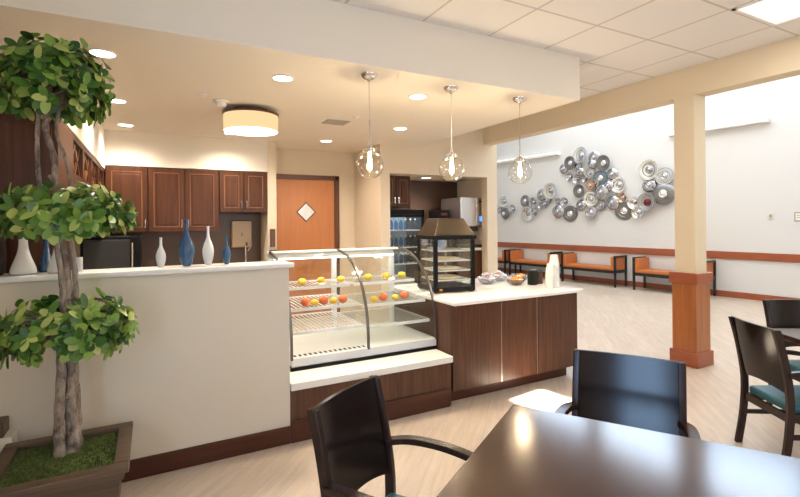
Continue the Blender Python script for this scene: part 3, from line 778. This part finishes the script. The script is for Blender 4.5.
# ------------------------------------------------------------------ dining furniture
def make_chair(label):
    t = thing('dining_chair', label, 'chair', (0, 0, 0), 0, 'dark armchairs around the dining tables')
    W = .205
    # rear legs run from floor to the top of the back
    for s in (-1, 1):
        pts = spl([(s*W, -.27, 0), (s*W, -.235, .22), (s*W, -.225, .45), (s*W, -.258, .68), (s*W, -.304, .87)], 4)
        m = MB(); A = []
        for p in pts:
            wx, wy = .014, .021
            A.append([m.v((p.x+a*wx, p.y+b*wy, p.z)) for a, b in ((-1, -1), (1, -1), (1, 1), (-1, 1))])
        for a, b in zip(A, A[1:]):
            for k in range(4): m.face([a[k], a[(k+1) % 4], b[(k+1) % 4], b[k]])
        m.face(A[0][::-1]); m.face(A[-1]); m.build('leg', M['chairwood'], t, .004)
        m = MB(); m.hexa([(s*(W-.01)-.015, .215, 0), (s*(W-.01)+.015, .215, 0), (s*(W-.01)+.015, .245, 0), (s*(W-.01)-.015, .245, 0)],
                         [(s*(W)-.018, .20, .585), (s*(W)+.018, .20, .585), (s*(W)+.018, .24, .585), (s*(W)-.018, .24, .585)]); m.build('leg', M['chairwood'], t, .004)
        m = MB(); P = spl([(s*W, -.240, .600), (s*(W+.022), -.14, .618), (s*(W+.030), 0, .622), (s*(W+.020), .14, .612), (s*W, .235, .588)], 5)
        m.tube(P, .02, flat=(.022, .013)); m.build('armrest', M['chairwood'], t, .005)
        m = MB(); m.box(s*(W-.005)-.009, s*(W-.005)+.009, -.22, .22, .20, .23); m.build('side_stretcher', M['chairwood'], t, .003)
    # curved back panel
    m = MB(); nx, nz, th = 16, 10, .016; F = []; Bk = []
    for i in range(nx+1):
        u = -1+2*i/nx; x = u*(W+.012); sag = .022*(1-u*u); zb = .465+.035*(1-u*u)
        rf, rb = [], []
        for j in range(nz+1):
            z = zb+(.872-zb)*j/nz
            y = -.217-.080*max(0, (z-.45)/.42)**1.1-sag
            rf.append(m.v((x, y+th/2, z))); rb.append(m.v((x, y-th/2, z)))
        F.append(rf); Bk.append(rb)
    for G in (F, Bk):
        for i in range(nx):
            for j in range(nz): m.face([G[i][j], G[i+1][j], G[i+1][j+1], G[i][j+1]])
    for i in range(nx): m.face([F[i][0], F[i+1][0], Bk[i+1][0], Bk[i][0]]); m.face([F[i][nz], F[i+1][nz], Bk[i+1][nz], Bk[i][nz]])
    for j in range(nz): m.face([F[0][j], F[0][j+1], Bk[0][j+1], Bk[0][j]]); m.face([F[nx][j], F[nx][j+1], Bk[nx][j+1], Bk[nx][j]])
    m.build('backrest', M['espresso'], t, smooth=True)
    m = MB(); pts = [(-.188, -.215), (.188, -.215), (.205, .1), (.195, .225), (.11, .245), (-.11, .245), (-.195, .225), (-.205, .1)]
    m.prism(pts, .352, .405, 'z'); m.build('seat', M['teal'], t, .022, seg=4, label='teal upholstered seat cushion')
    m = MB(); m.box(-W+.01, W-.01, .205, .225, .300, .352); m.box(-W+.01, W-.01, -.235, -.215, .300, .352); m.box(-W+.006, -W+.026, -.22, .22, .300, .352); m.box(W-.026, W-.006, -.22, .22, .300, .352)
    m.build('seat_frame', M['chairwood'], t, .003)
    m = MB(); m.box(-W+.01, W-.01, -.01, .01, .205, .225); m.build('cross_stretcher', M['chairwood'], t, .003)
    return t
def face_rz(d): return math.atan2(-d[0], d[1])
e1 = Vector((-.847, -.531)); e2 = Vector((.533, -.846))
def chair_at(mid, d, label, root=None):
    d = Vector(d).normalized(); loc = Vector(mid)+d*.31
    if root is None: root = make_chair(label); root.location = (loc.x, loc.y, 0); root.rotation_euler = (0, 0, face_rz(d)); return root
    return dup(root, (loc.x, loc.y, 0), face_rz(d), label)
ch = chair_at((.685, 1.765), e2, 'dark armchair in the left foreground, left of the near table')
c_ = chair_at((2.10, 1.53), e1, 'dark armchair across the near table, showing the front of its back', ch); c_.scale = (1.15, 1, 1)
g1 = Vector((-.52, -.85)).normalized(); g2 = Vector((.85, -.52)).normalized()
chair_at((3.455, 1.61), g2, 'dark armchair with teal seat at the right edge, seen from behind', ch)
C2 = Vector((3.95, 1.76))
p4 = C2+g2*.57-g1*.52
chair_at(p4, g1, 'dark armchair beyond the second table at the far right', ch)

def make_table(label, corner, a, b, la, lb_):
    # local x along b, local y along -a ; corner is the far left corner
    ctr = corner+a*(la/2)+b*(lb_/2)
    t = thing('dining_table', label, 'table', (ctr.x, ctr.y, 0), math.atan2(b.y, b.x), 'dark dining tables')
    bx('tabletop', M['table'], (-lb_/2, lb_/2, -la/2, la/2, .712, .75), t, .006)
    m = MB(); m.box(-.05, .05, -.05, .05, .03, .69); m.build('pedestal', M['black'], t, .004)
    m = MB(); m.box(-.3, .3, -.03, .03, .0, .03); m.box(-.03, .03, -.3, .3, .0, .03); m.build('base', M['black'], t, .004)
    m = MB(); m.box(-.25, .25, -.035, .035, .69, .712); m.box(-.035, .035, -.25, .25, .69, .712); m.build('top_bracket', M['black'], t)
    return t
make_table('dark walnut dining table in the foreground', Vector((1.39, 1.57)), e1, e2, .97, 1.25)
make_table('dark dining table at the right edge between two armchairs', C2, g1, g2, 1.1, 1.1)

# ------------------------------------------------------------------ benches
def make_bench(label):
    L, D = 1.46, .50
    t = thing('waiting_bench', label, 'bench', (0, 0, 0), 0, 'orange benches along the white wall')   # local x along the wall, local y: 0 at wall, negative out
    h = L/2
    bx('seat', M['orange'], (-h+.05, h-.05, -D+.01, -.02, .38, .455), t, .02, 'orange upholstered seat')
    bx('seat_rail', M['black_wood'], (-h+.02, h-.02, -D+.02, -.03, .315, .385), t, .004)
    for s in (-1, 1):
        x0, x1 = sorted((s*h-s*.045, s*h-s*.135))
        bx('arm_pad', M['orange'], (x0-.0, x1, -D+.01, -.02, .385, .70), t, .015, 'orange upholstered arm')
        m = MB(); a, b = sorted((s*h, s*(h-.045)))
        m.box(a, b, -D, -.01, .685, .722); m.box(a, b, -D, -.01, .345, .39); m.build('arm_frame', M['black_wood'], t, .004)
        m = MB(); a2, b2 = sorted((s*(h-.045), s*(h-.030))); m.box(a2, b2, -D+.03, -.04, .38, .69); m.build('arm_panel', M['orange'], t)
        for y in (-D, -.055):
            m = MB(); m.hexa([(a+.005, y+.004, 0), (b-.005, y+.004, 0), (b-.005, y+.042, 0), (a+.005, y+.042, 0)], [(a, y, .35), (b, y, .35), (b, y+.045, .35), (a, y+.045, .35)])
            m.box(a, b, y, y+.045, .35, .71); m.build('leg', M['black_wood'], t, .003)
    return t
bl = [(-.25, 'orange bench farthest left, partly hidden by the cream wall corner'), (1.35, 'orange bench behind the white cup stacks'),
      (3.115, 'orange bench left of the column, between two others'), (4.97, 'orange bench half hidden behind the square column')]
bench = None
# local +y must point into the wall (-WN); local +x along WD reversed/forward
ang = math.atan2(-WD.y, -WD.x)   # local x = -WD  -> local y = rot90(-WD)
def ry(a): return Vector((-math.sin(a), math.cos(a), 0))
if ry(ang).dot(WN) > 0: ang += PI
for s, l in bl:
    p = fw(s, .035)
    if bench is None: bench = make_bench(l); bench.location = p; bench.rotation_euler = (0, 0, ang)
    else: dup(bench, p, ang, l)

# ------------------------------------------------------------------ wall sculpture of metal discs
DISC = [(-.01,2.15,.144,'w'),(-.17,1.87,.087,'s'),(.08,1.77,.143,'k'),(.39,1.89,.098,'s'),(.8,2.12,.137,'k'),(.92,1.76,.17,'w'),(1.14,2.07,.114,'s'),(1.19,1.79,.1,'s'),(1.4,2.26,.132,'s'),(1.38,1.96,.066,'s'),(1.51,2.0,.092,'s'),(1.74,2.36,.175,'w'),(1.66,2.13,.097,'s'),(1.95,2.06,.077,'s'),(1.95,1.79,.14,'s'),(2.17,2.05,.094,'s'),(2.3,1.72,.174,'k'),(2.13,2.91,.107,'s'),(2.36,3.05,.143,'k'),(2.68,3.19,.17,'w'),(3.01,3.11,.13,'s'),(2.32,2.69,.093,'s'),(2.59,2.93,.092,'s'),(2.64,2.79,.091,'s'),(2.52,2.62,.104,'s'),(2.89,2.74,.12,'s'),(2.97,2.95,.095,'s'),(3.31,2.94,.157,'k'),(3.17,2.59,.152,'b'),(3.5,2.65,.115,'s'),(2.62,2.3,.14,'k'),(2.92,2.42,.107,'c'),(2.62,1.93,.122,'s'),(2.92,2.08,.149,'w'),(2.92,1.73,.143,'s'),(3.24,2.22,.157,'s'),(3.64,2.38,.153,'w'),(3.19,1.91,.117,'s'),(3.52,1.96,.137,'s'),(3.78,2.08,.095,'c'),(3.77,1.76,.18,'k'),(4.02,1.95,.121,'w'),(4.14,1.72,.12,'w'),(4.36,1.94,.177,'r'),(4.37,2.32,.134,'s'),(4.38,2.67,.187,'w'),(4.71,2.49,.156,'s'),(4.7,2.1,.193,'k'),(2.76,2.6,.072,'s'),(3.06,2.46,.083,'s'),(3.4,2.37,.104,'s')]
ws = thing('wall_sculpture', 'cluster of polished round metal discs high on the white wall', 'wall art', fw(2.35, 0, 2.3))
ws.rotation_euler = (0, 0, ang)
inv = (Matrix.Translation(fw(2.35, 0, 2.3)) @ Matrix.Rotation(ang, 4, 'Z')).inverted()
rnd = random.Random(3)
for k, (s, z, r, kd) in enumerate(DISC):
    dep = .03+.022*(k % 4); r *= 1.24
    base = fw(s, 0, z); lo = inv @ base
    # lathe axis along local -y (out of the wall)
    X = Matrix.Translation(lo) @ Matrix.Rotation(R(90), 4, 'X') @ Matrix.Rotation(R(rnd.uniform(-7, 7)), 4, 'X') @ Matrix.Rotation(R(rnd.uniform(-7, 7)), 4, 'Y')
    m = MB(); m.X = X; st = k % 3
    if kd in 'wr' or st == 0: P = [(.02, dep-.02), (r*.55, dep-.015), (r*.72, dep+.010), (r*.97, dep+.028), (r, dep+.034), (r*.96, dep+.036), (r*.72, dep+.018), (r*.5, dep+.004), (.02, dep)]
    elif st == 1: P = [(.02, dep-.01), (r*.98, dep-.01), (r, dep), (r*.97, dep+.01), (r*.82, dep+.006), (r*.78, dep+.018), (r*.62, dep+.02), (r*.56, dep+.008), (.02, dep+.006)]
    else: P = [(.02, dep-.01), (r*.97, dep-.008), (r, dep), (r*.9, dep+.018), (r*.7, dep+.034), (r*.4, dep+.046), (.02, dep+.05)]
    m.lathe(P, 28); mat = M['disc_' + ('s' if kd == 'r' else kd)]
    dd = m.build('disc', mat, ws, smooth=True)
    m = MB(); m.X = X; hz = dep+(.05 if not (kd in 'wr' or st == 0) and st == 2 else .005)
    m.lathe([(r*.36, hz-.004), (r*.36, hz+.014), (r*.30, hz+.022), (r*.22, hz+.016), (r*.16, hz+.03), (.01, hz+.036)], 20)
    m.build('centre_boss', M['disc_r'] if kd == 'r' else (M['disc_w'] if kd in 'kb' else M['disc_s']), dd, smooth=True)
    if kd != 'k':
        m = MB(); m.X = X; rz = hz+(.004 if not (kd in 'wr' or st == 0) else .010); rr_ = .56 if (kd in 'wr' or st == 0) else .5
        m.lathe([(r*rr_, hz-.02), (r*(rr_+.03), rz), (r*(rr_+.09), rz), (r*(rr_+.10), hz-.02)], 24, cap0=False, cap1=False); m.build('ring', M['disc_k'] if k % 3 == 0 else M['disc_s'], dd, smooth=True)
    m = MB(); m.X = X; m.lathe([(.012, -.03), (.012, dep)], 8); m.build('mounting_stud', M['nickel'], dd)

# wall lamps, thermostat, switch plate on the white wall
def wall_lamp(s0, s1, z, label):
    c = fw((s0+s1)/2, 0, z); L = abs(s1-s0)/2
    t = thing('wall_lamp', label, 'wall lamp', c, ang, 'linear lamps on the white wall')
    bx('housing', M['ceil_white'], (-L, L, -.13, 0, -.035, .02), t, .006)
    bx('end_cap', M['ceil_white'], (-L-.02, -L, -.14, 0, -.045, .05), t, .004); bx('end_cap', M['ceil_white'], (L, L+.02, -.14, 0, -.045, .05), t, .004)
    bx('diffuser', M['tube_light'], (-L+.01, L-.01, -.125, -.02, .021, .048), t)
wall_lamp(-.3, 2.0, 3.33, 'long white linear wall lamp left, above the metal discs')
wall_lamp(4.85, 6.58, 3.38, 'long white linear wall lamp right of the column')
p = fw(6.60, 0, 1.60); t = thing('thermostat', 'tiny beige thermostat on the white wall right of the column', 'thermostat', p, ang)
bx('plate', M['white_wall'], (-.04, .04, -.02, 0, -.06, .06), t, .006); bx('dial', M['beige_plastic'], (-.02, .02, -.026, -.02, -.03, .03), t)
p = fw(7.02, 0, 1.58); t = thing('wall_notice', 'small grey framed plate on the white wall at the right edge', 'wall plate', p, ang)
bx('frame', M['grey_vent'], (-.075, .075, -.012, 0, -.085, .085), t, .004); bx('face', M['paper'], (-.055, .055, -.016, -.012, -.065, .065), t)
m = MB(); m.box(-.04, .04, -.018, -.016, .02, .032); m.box(-.04, .04, -.018, -.016, -.02, -.008); m.build('dark_lines', M['grey_vent'], t)

# ------------------------------------------------------------------ alcove furniture
upper(3.25, 3.79, 1.785, 2.30, 'small two door brown wall cabinet in the drinks alcove', [(3.25, 3.52, 3.485), (3.52, 3.79, 3.555)], y0=6.72, y1=7.40)
t = thing('glass_door_cooler', 'black glass door drinks cooler in the alcove', 'cooler', (3.645, 6.92, 0))
m = MB(); m.box(-.36, .36, .30, .33, 0, 1.75); m.box(-.36, -.31, -.28, .32, 0, 1.75); m.box(.31, .36, -.28, .32, 0, 1.75); m.box(-.36, .36, -.28, .32, 1.66, 1.75); m.box(-.36, .36, -.28, .32, 0, .15); m.build('casing', M['black'], t, .006)
bx('back_liner', M['bluewhite'], (-.31, .31, .28, .30, .15, 1.66), t, label='pale blue lit liner')
for z in (.5, .85, 1.12, 1.40): bx('shelf', M['wire'], (-.31, .31, -.22, .28, z, z+.015), t)
bx('lamp', glow('cooler_lamp', (.75, .88, 1.0), 14.0), (-.28, .28, -.2, -.17, 1.63, 1.655), t, label='cool white lamp')
dr = bx('glass_door', M['glass'], (-.29, .29, -.297, -.290, .18, 1.63), t)
m = MB(); m.box(-.34, -.29, -.31, -.28, .14, 1.67); m.box(.29, .34, -.31, -.28, .14, 1.67); m.box(-.34, .34, -.31, -.28, 1.62, 1.67); m.box(-.34, .34, -.31, -.28, .14, .19); m.build('door_frame', M['black'], dr, .004)
bt = None
for z, zn in ((.865, 'lowest visible'), (1.135, 'middle'), (1.415, 'top')):
    for i in range(7):
        if bt is None:
            m = MB(); m.lathe([(.028, 0), (.031, .01), (.031, .11), (.012, .15), (.012, .175)], 14); o = m.build('water_bottle', thin_glass('bottle_plastic', (.45, .68, .88), 1.0), smooth=True)
            bt = o
            cap = MB().lathe([(.014, .165), (.014, .185)], 12).build('bottle_cap', M['white_ceramic'], o)
        else:
            o = bt.copy(); C.objects.link(o)
            for c_ in bt.children: q = c_.copy(); C.objects.link(q); q.parent = o
        o.location = (3.375+.09*i, 6.80, z)
        tag(o, 'clear blue water bottle in the row on the %s cooler shelf' % zn, 'bottle', 'bottles on the %s cooler shelf' % zn)
t = thing('alcove_cabinet', 'brown base cabinet at the right of the drinks alcove', 'cabinet', (4.85, 6.60, 0))
bx('cabinet_box', M['cab'], (-.34, .345, .0, .78, 0, 1.04), t); bx('door', M['cab'], (-.33, .34, -.02, 0, .1, 1.03), t, .004)
tag(bx('alcove_worktop', M['quartz'], (4.50, 5.198, 6.56, 7.395, 1.04, 1.085), bevel=.006), 'white worktop under the ice machine in the alcove', 'worktop')
t = thing('ice_machine', 'stainless countertop ice dispenser with blue display in the alcove', 'ice dispenser', (4.92, 6.90, 1.085))
bx('casing', M['steel'], (-.21, .268, -.30, .33, .37, .88), t, .02)
bx('control_panel', M['nickel'], (.13, .258, -.312, -.30, .40, .86), t, .004)
bx('display', M['blue_led'], (.185, .225, -.318, -.312, .46, .55), t, label='glowing blue display')
bx('badge', M['disc_r'], (.17, .24, -.316, -.312, .79, .82), t)
bx('chute', M['rubber'], (.03, .17, -.28, -.12, .29, .37), t, .01)
bx('drip_tray', M['rubber'], (-.19, .25, -.30, .25, 0, .05), t, .006)
bx('rear_column', M['rubber'], (-.19, .25, .05, .30, .05, .37), t, .006)
t = thing('coffee_brewer', 'black coffee brewer with red strip beside the drinks cooler', 'coffee brewer', (4.585, 7.10, 1.085))
bx('casing', M['black'], (-.08, .10, -.18, .22, 0, .67), t, .008); bx('red_strip', M['disc_r'], (-.07, .06, -.186, -.18, .57, .61), t); bx('spout_bay', M['rubber'], (-.07, .07, -.188, -.18, .10, .42), t)
# the brewer sits on the worktop's rear left corner

# ------------------------------------------------------------------ ceiling fixtures
def downlight(x, y, z, label, power=22, group='recessed downlights'):
    t = thing('recessed_downlight', label, 'ceiling light', (x, y, z), 0, group)
    m = MB(); m.lathe([(.092, 0), (.095, -.006), (.078, -.008), (.074, 0)], 32, cap0=False, cap1=False); m.build('trim_ring', M['ceil_white'], t, smooth=True)
    m = MB(); m.lathe([(.076, -.003), (.076, -.0045)], 32); m.build('lens', M['lens'], t, label='glowing lens')
    L = bpy.data.lights.new('downlight', 'SPOT'); L.energy = power; L.color = (1, .90, .77); L.spot_size = R(150); L.spot_blend = 1.0; L.shadow_soft_size = .07
    o = bpy.data.objects.new('downlight_lamp', L); C.objects.link(o); o.location = (x, y, z-.03)
for x, y, l in ((-.285, 3.81, 'recessed downlight just right of the topmost foliage'), (-.28, 5.215, 'recessed downlight beside the top foliage, middle of the left row'),
                (-.256, 6.45, 'recessed downlight above the corner wall cabinet'), (.96, 3.81, 'recessed downlight in front of the drum lamp'),
                (2.235, 3.81, 'recessed downlight between the left and middle pendant lamps'), (2.80, 5.217, 'recessed downlight behind the middle pendant, over the alcove wall corner'),
                (2.257, 6.49, 'recessed downlight in front of the orange door'), (.93, 6.45, 'recessed downlight peeking out behind the drum lamp')):
    downlight(x, y, ZS, l, 78)
downlight(4.17, 6.85, 2.30, 'recessed downlight inside the drinks alcove', 75)
t = thing('drum_lamp', 'round cream drum ceiling lamp with dark top band', 'ceiling lamp', (.935, 5.045, ZS))
m = MB(); m.lathe([(.18, 0), (.18, -.04), (.282, -.042), (.282, -.066), (.276, -.066)], 48); m.build('top_band', M['door_frame'], t, smooth=True)
m = MB(); m.lathe([(.274, -.064), (.274, -.225), (.269, -.225), (.269, -.064)], 48, cap0=False, cap1=False); m.build('shade', M['drum_side'], t, smooth=True)
m = MB(); m.lathe([(.268, -.216), (.268, -.228)], 48); m.build('diffuser', M['drum_bottom'], t)
L = bpy.data.lights.new('drum', 'SPOT'); L.energy = 75; L.spot_size = R(165); L.spot_blend = 1.0; L.color = (1, .90, .77); L.shadow_soft_size = .2
o = bpy.data.objects.new('drum_light', L); C.objects.link(o); o.location = (.935, 5.045, ZS-.25)
def pendant(x, y, zc, label):
    t = thing('pendant_lamp', label, 'pendant lamp', (x, y, ZS), 0, 'glass globe pendants over the counter')
    m = MB(); m.lathe([(.068, 0), (.068, -.006), (.060, -.022), (.042, -.038), (.018, -.046), (.010, -.06)], 28); m.build('canopy', M['chrome'], t, smooth=True)
    c = zc-ZS
    m = MB(); m.tube([(0, 0, -.05), (0, 0, c+.15)], .0035, 8); m.tube([(0, 0, c+.36), (0, 0, c+.12)], .006, 8); m.build('cord', M['nickel'], t)
    m = MB(); m.lathe([(.012, c+.175), (.016, c+.15), (.03, c+.14), (.055, c+.125), (.058, c+.098), (.052, c+.095)], 24); m.build('cap', M['nickel'], t, smooth=True)
    m = MB(); r = .112; k = 16
    m.lathe([(max(.004, r*math.sin(a)), c+r*-math.cos(a)) for a in [PI*.86*i/k for i in range(k+1)]], 32, cap1=False); m.build('globe', M['globe'], t, smooth=True, label='clear glass globe')
    m = MB(); m.lathe([(.005, c-.045), (.017, c-.036), (.022, c-.012), (.016, c+.02), (.010, c+.045), (.010, c+.095)], 18); m.build('bulb', M['bulb'], t, smooth=True, label='glowing bulb')
    L = bpy.data.lights.new('pendant', 'POINT'); L.energy = 13; L.color = (1, .78, .5); L.shadow_soft_size = .03
    o = bpy.data.objects.new('pendant_light', L); C.objects.link(o); o.location = (x, y, zc-.075)
pendant(1.547, 3.405, 2.005, 'left glass globe pendant, above the display case')
pendant(2.342, 3.412, 2.010, 'middle glass globe pendant, above the food warmer')
pendant(3.14, 3.42, 2.015, 'right glass globe pendant, in front of the white wall')
t = thing('smoke_detector', 'small white smoke detector beside the drum lamp', 'smoke detector', (.608, 4.80, ZS))
m = MB(); m.lathe([(.075, 0), (.075, -.012), (.062, -.018)], 28); m.build('base', M['ceil_white'], t, smooth=True)
m = MB(); m.lathe([(.046, -.016), (.046, -.045), (.036, -.055)], 24); m.build('sensor', M['ceil_white'], t, smooth=True)
t = thing('air_vent', 'square grey air vent in the soffit', 'air vent', (1.937, 5.212, ZS))
bx('frame', M['grey_vent'], (-.14, .14, -.12, .12, -.008, 0), t, .003)
m = MB()
for k in range(7): m.box(-.12, .12, -.1+.032*k-.005, -.1+.032*k+.005, -.014, -.006)
m.build('slats', M['grey_vent'], t)
for x, y, l in ((.43, 4.62, 'flat white sprinkler cover left of the smoke detector'), (2.05, 4.86, 'small sprinkler head right of the air vent')):
    t = thing('sprinkler_head', l, 'sprinkler', (x, y, ZS))
    m = MB(); m.lathe([(.042, .002), (.042, -.006), (.03, -.01)], 20); m.build('cover_plate', M['ceil_white'], t, smooth=True)
    m = MB(); m.lathe([(.010, -.008), (.010, -.02), (.018, -.022)], 12); m.build('deflector', M['ceil_white'], t, smooth=True)
# recessed fluorescent panel in the tiled ceiling
def ceil_panel(x0, x1, y0, y1, label):
    t = thing('ceiling_light_panel', label, 'ceiling light', ((x0+x1)/2, (y0+y1)/2, ZC), 0, 'recessed light panels')
    a, b = (x1-x0)/2, (y1-y0)/2
    m = MB(); f_ = .025
    m.box(-a, a, -b, -b+f_, -.012, 0); m.box(-a, a, b-f_, b, -.012, 0); m.box(-a, -a+f_, -b, b, -.012, 0); m.box(a-f_, a, -b, b, -.012, 0); m.build('frame', M['ceil_white'], t)
    bx('reflector', M['panel_warm'], (-a+f_, a-f_, -b+f_, b-f_, -.004, -.002), t, label='warm lit reflector')
    bx('diffuser', M['panel_light'], (-a+.16, a-.10, -b+f_, b-.06, -.008, -.004), t, label='bright diffuser')
    L = bpy.data.lights.new('panel', 'AREA'); L.shape = 'RECTANGLE'; L.size = 2*a-.28; L.size_y = 2*b-.12; L.energy = 17; L.color = (1, .93, .82)
    o = bpy.data.objects.new('panel_lamp', L); C.objects.link(o); o.location = ((x0+x1)/2+.03, (y0+y1)/2-.015, ZC-.009)
ceil_panel(3.945, 4.585, .66, 1.955, 'recessed rectangular light panel in the tiled ceiling, top right')
ceil_panel(1.28, 1.92, -.67, .62, 'recessed rectangular light panel overhead behind the viewpoint')

# ------------------------------------------------------------------ daylight and added area lamps
def area(name, loc, rot, sx, sy, energy, col):
    L = bpy.data.lights.new(name, 'AREA'); L.shape = 'RECTANGLE'; L.size = sx; L.size_y = sy; L.energy = energy; L.color = col
    o = bpy.data.objects.new(name, L); C.objects.link(o); o.location = loc; o.rotation_euler = rot
    return o
area('window_daylight', (XL-.02, (wy0+wy1)/2, (wz0+wz1)/2), (0, R(-90), 0), 2.1, .56, 50, (.40, .64, 1.0))
for a, b in ops: area('window_daylight', ((a+b)/2, YR-.01, 1.65), (R(90), 0, 0), 1.55, 1.65, 18, (.82, .91, 1.0))
area('hall_ceiling_fill', (7.6, 4.6, 5.85), (0, 0, 0), 3.6, 9.0, 235, (.93, .97, 1.0))  # unseen area lamp added under the closed ceiling to light the waiting area
area('hall_area_lamp', (8.4, -3.1, 2.6), (R(90), 0, 0), 4.5, 3.2, 30, (.80, .90, 1.0))  # unseen area lamp before the solid rear wall, no opening behind it
for a, b in CW:
    L = area('clerestory_daylight', fw((a+b)/2, -.02, (CZ0+CZ1)/2), (0, 0, 0), 1.72, 1.22, 62, (.55, .76, 1.0))
    L.rotation_euler = (-WN).to_track_quat('Z', 'Y').to_euler()
S = bpy.data.lights.new('sun', 'SUN'); S.energy = 80; S.angle = R(.6); S.color = (1, .97, .92)
o = bpy.data.objects.new('sun', S); C.objects.link(o); o.rotation_euler = SD.to_track_quat('Z', 'Y').to_euler()

w = bpy.data.worlds.new('World'); bpy.context.scene.world = w; w.use_nodes = True
w.node_tree.nodes['Background'].inputs[0].default_value = (.6, .75, 1, 1); w.node_tree.nodes['Background'].inputs[1].default_value = 1.0

# ------------------------------------------------------------------ camera
yaw, roll, f, cy, H = R(61.91), R(-.475), 466.8, 221.7, 1.55
fwd = Vector((math.cos(yaw), math.sin(yaw), 0)); rt = Vector((math.sin(yaw), -math.cos(yaw), 0)); up = Vector((0, 0, 1))
r2 = rt*math.cos(roll)+up*math.sin(roll); u2 = -rt*math.sin(roll)+up*math.cos(roll)
cam = bpy.data.cameras.new('camera'); co = bpy.data.objects.new('camera', cam); C.objects.link(co)
mw = Matrix((r2, u2, -fwd)).transposed().to_4x4(); mw.translation = (0, 0, H); co.matrix_world = mw
cam.sensor_fit = 'HORIZONTAL'; cam.sensor_width = 36; cam.lens = 36*f/800; cam.shift_y = (cy-248.5)/800; cam.clip_start = .05
sc = bpy.context.scene; sc.camera = co
sc.view_settings.view_transform = 'Standard'; sc.view_settings.look = 'None'; sc.view_settings.gamma = 1; sc.view_settings.use_curve_mapping = False
sc.view_settings.exposure = 0.33
sc.cycles.use_denoising = True
sc.cycles.max_bounces = 10; sc.cycles.transparent_max_bounces = 24
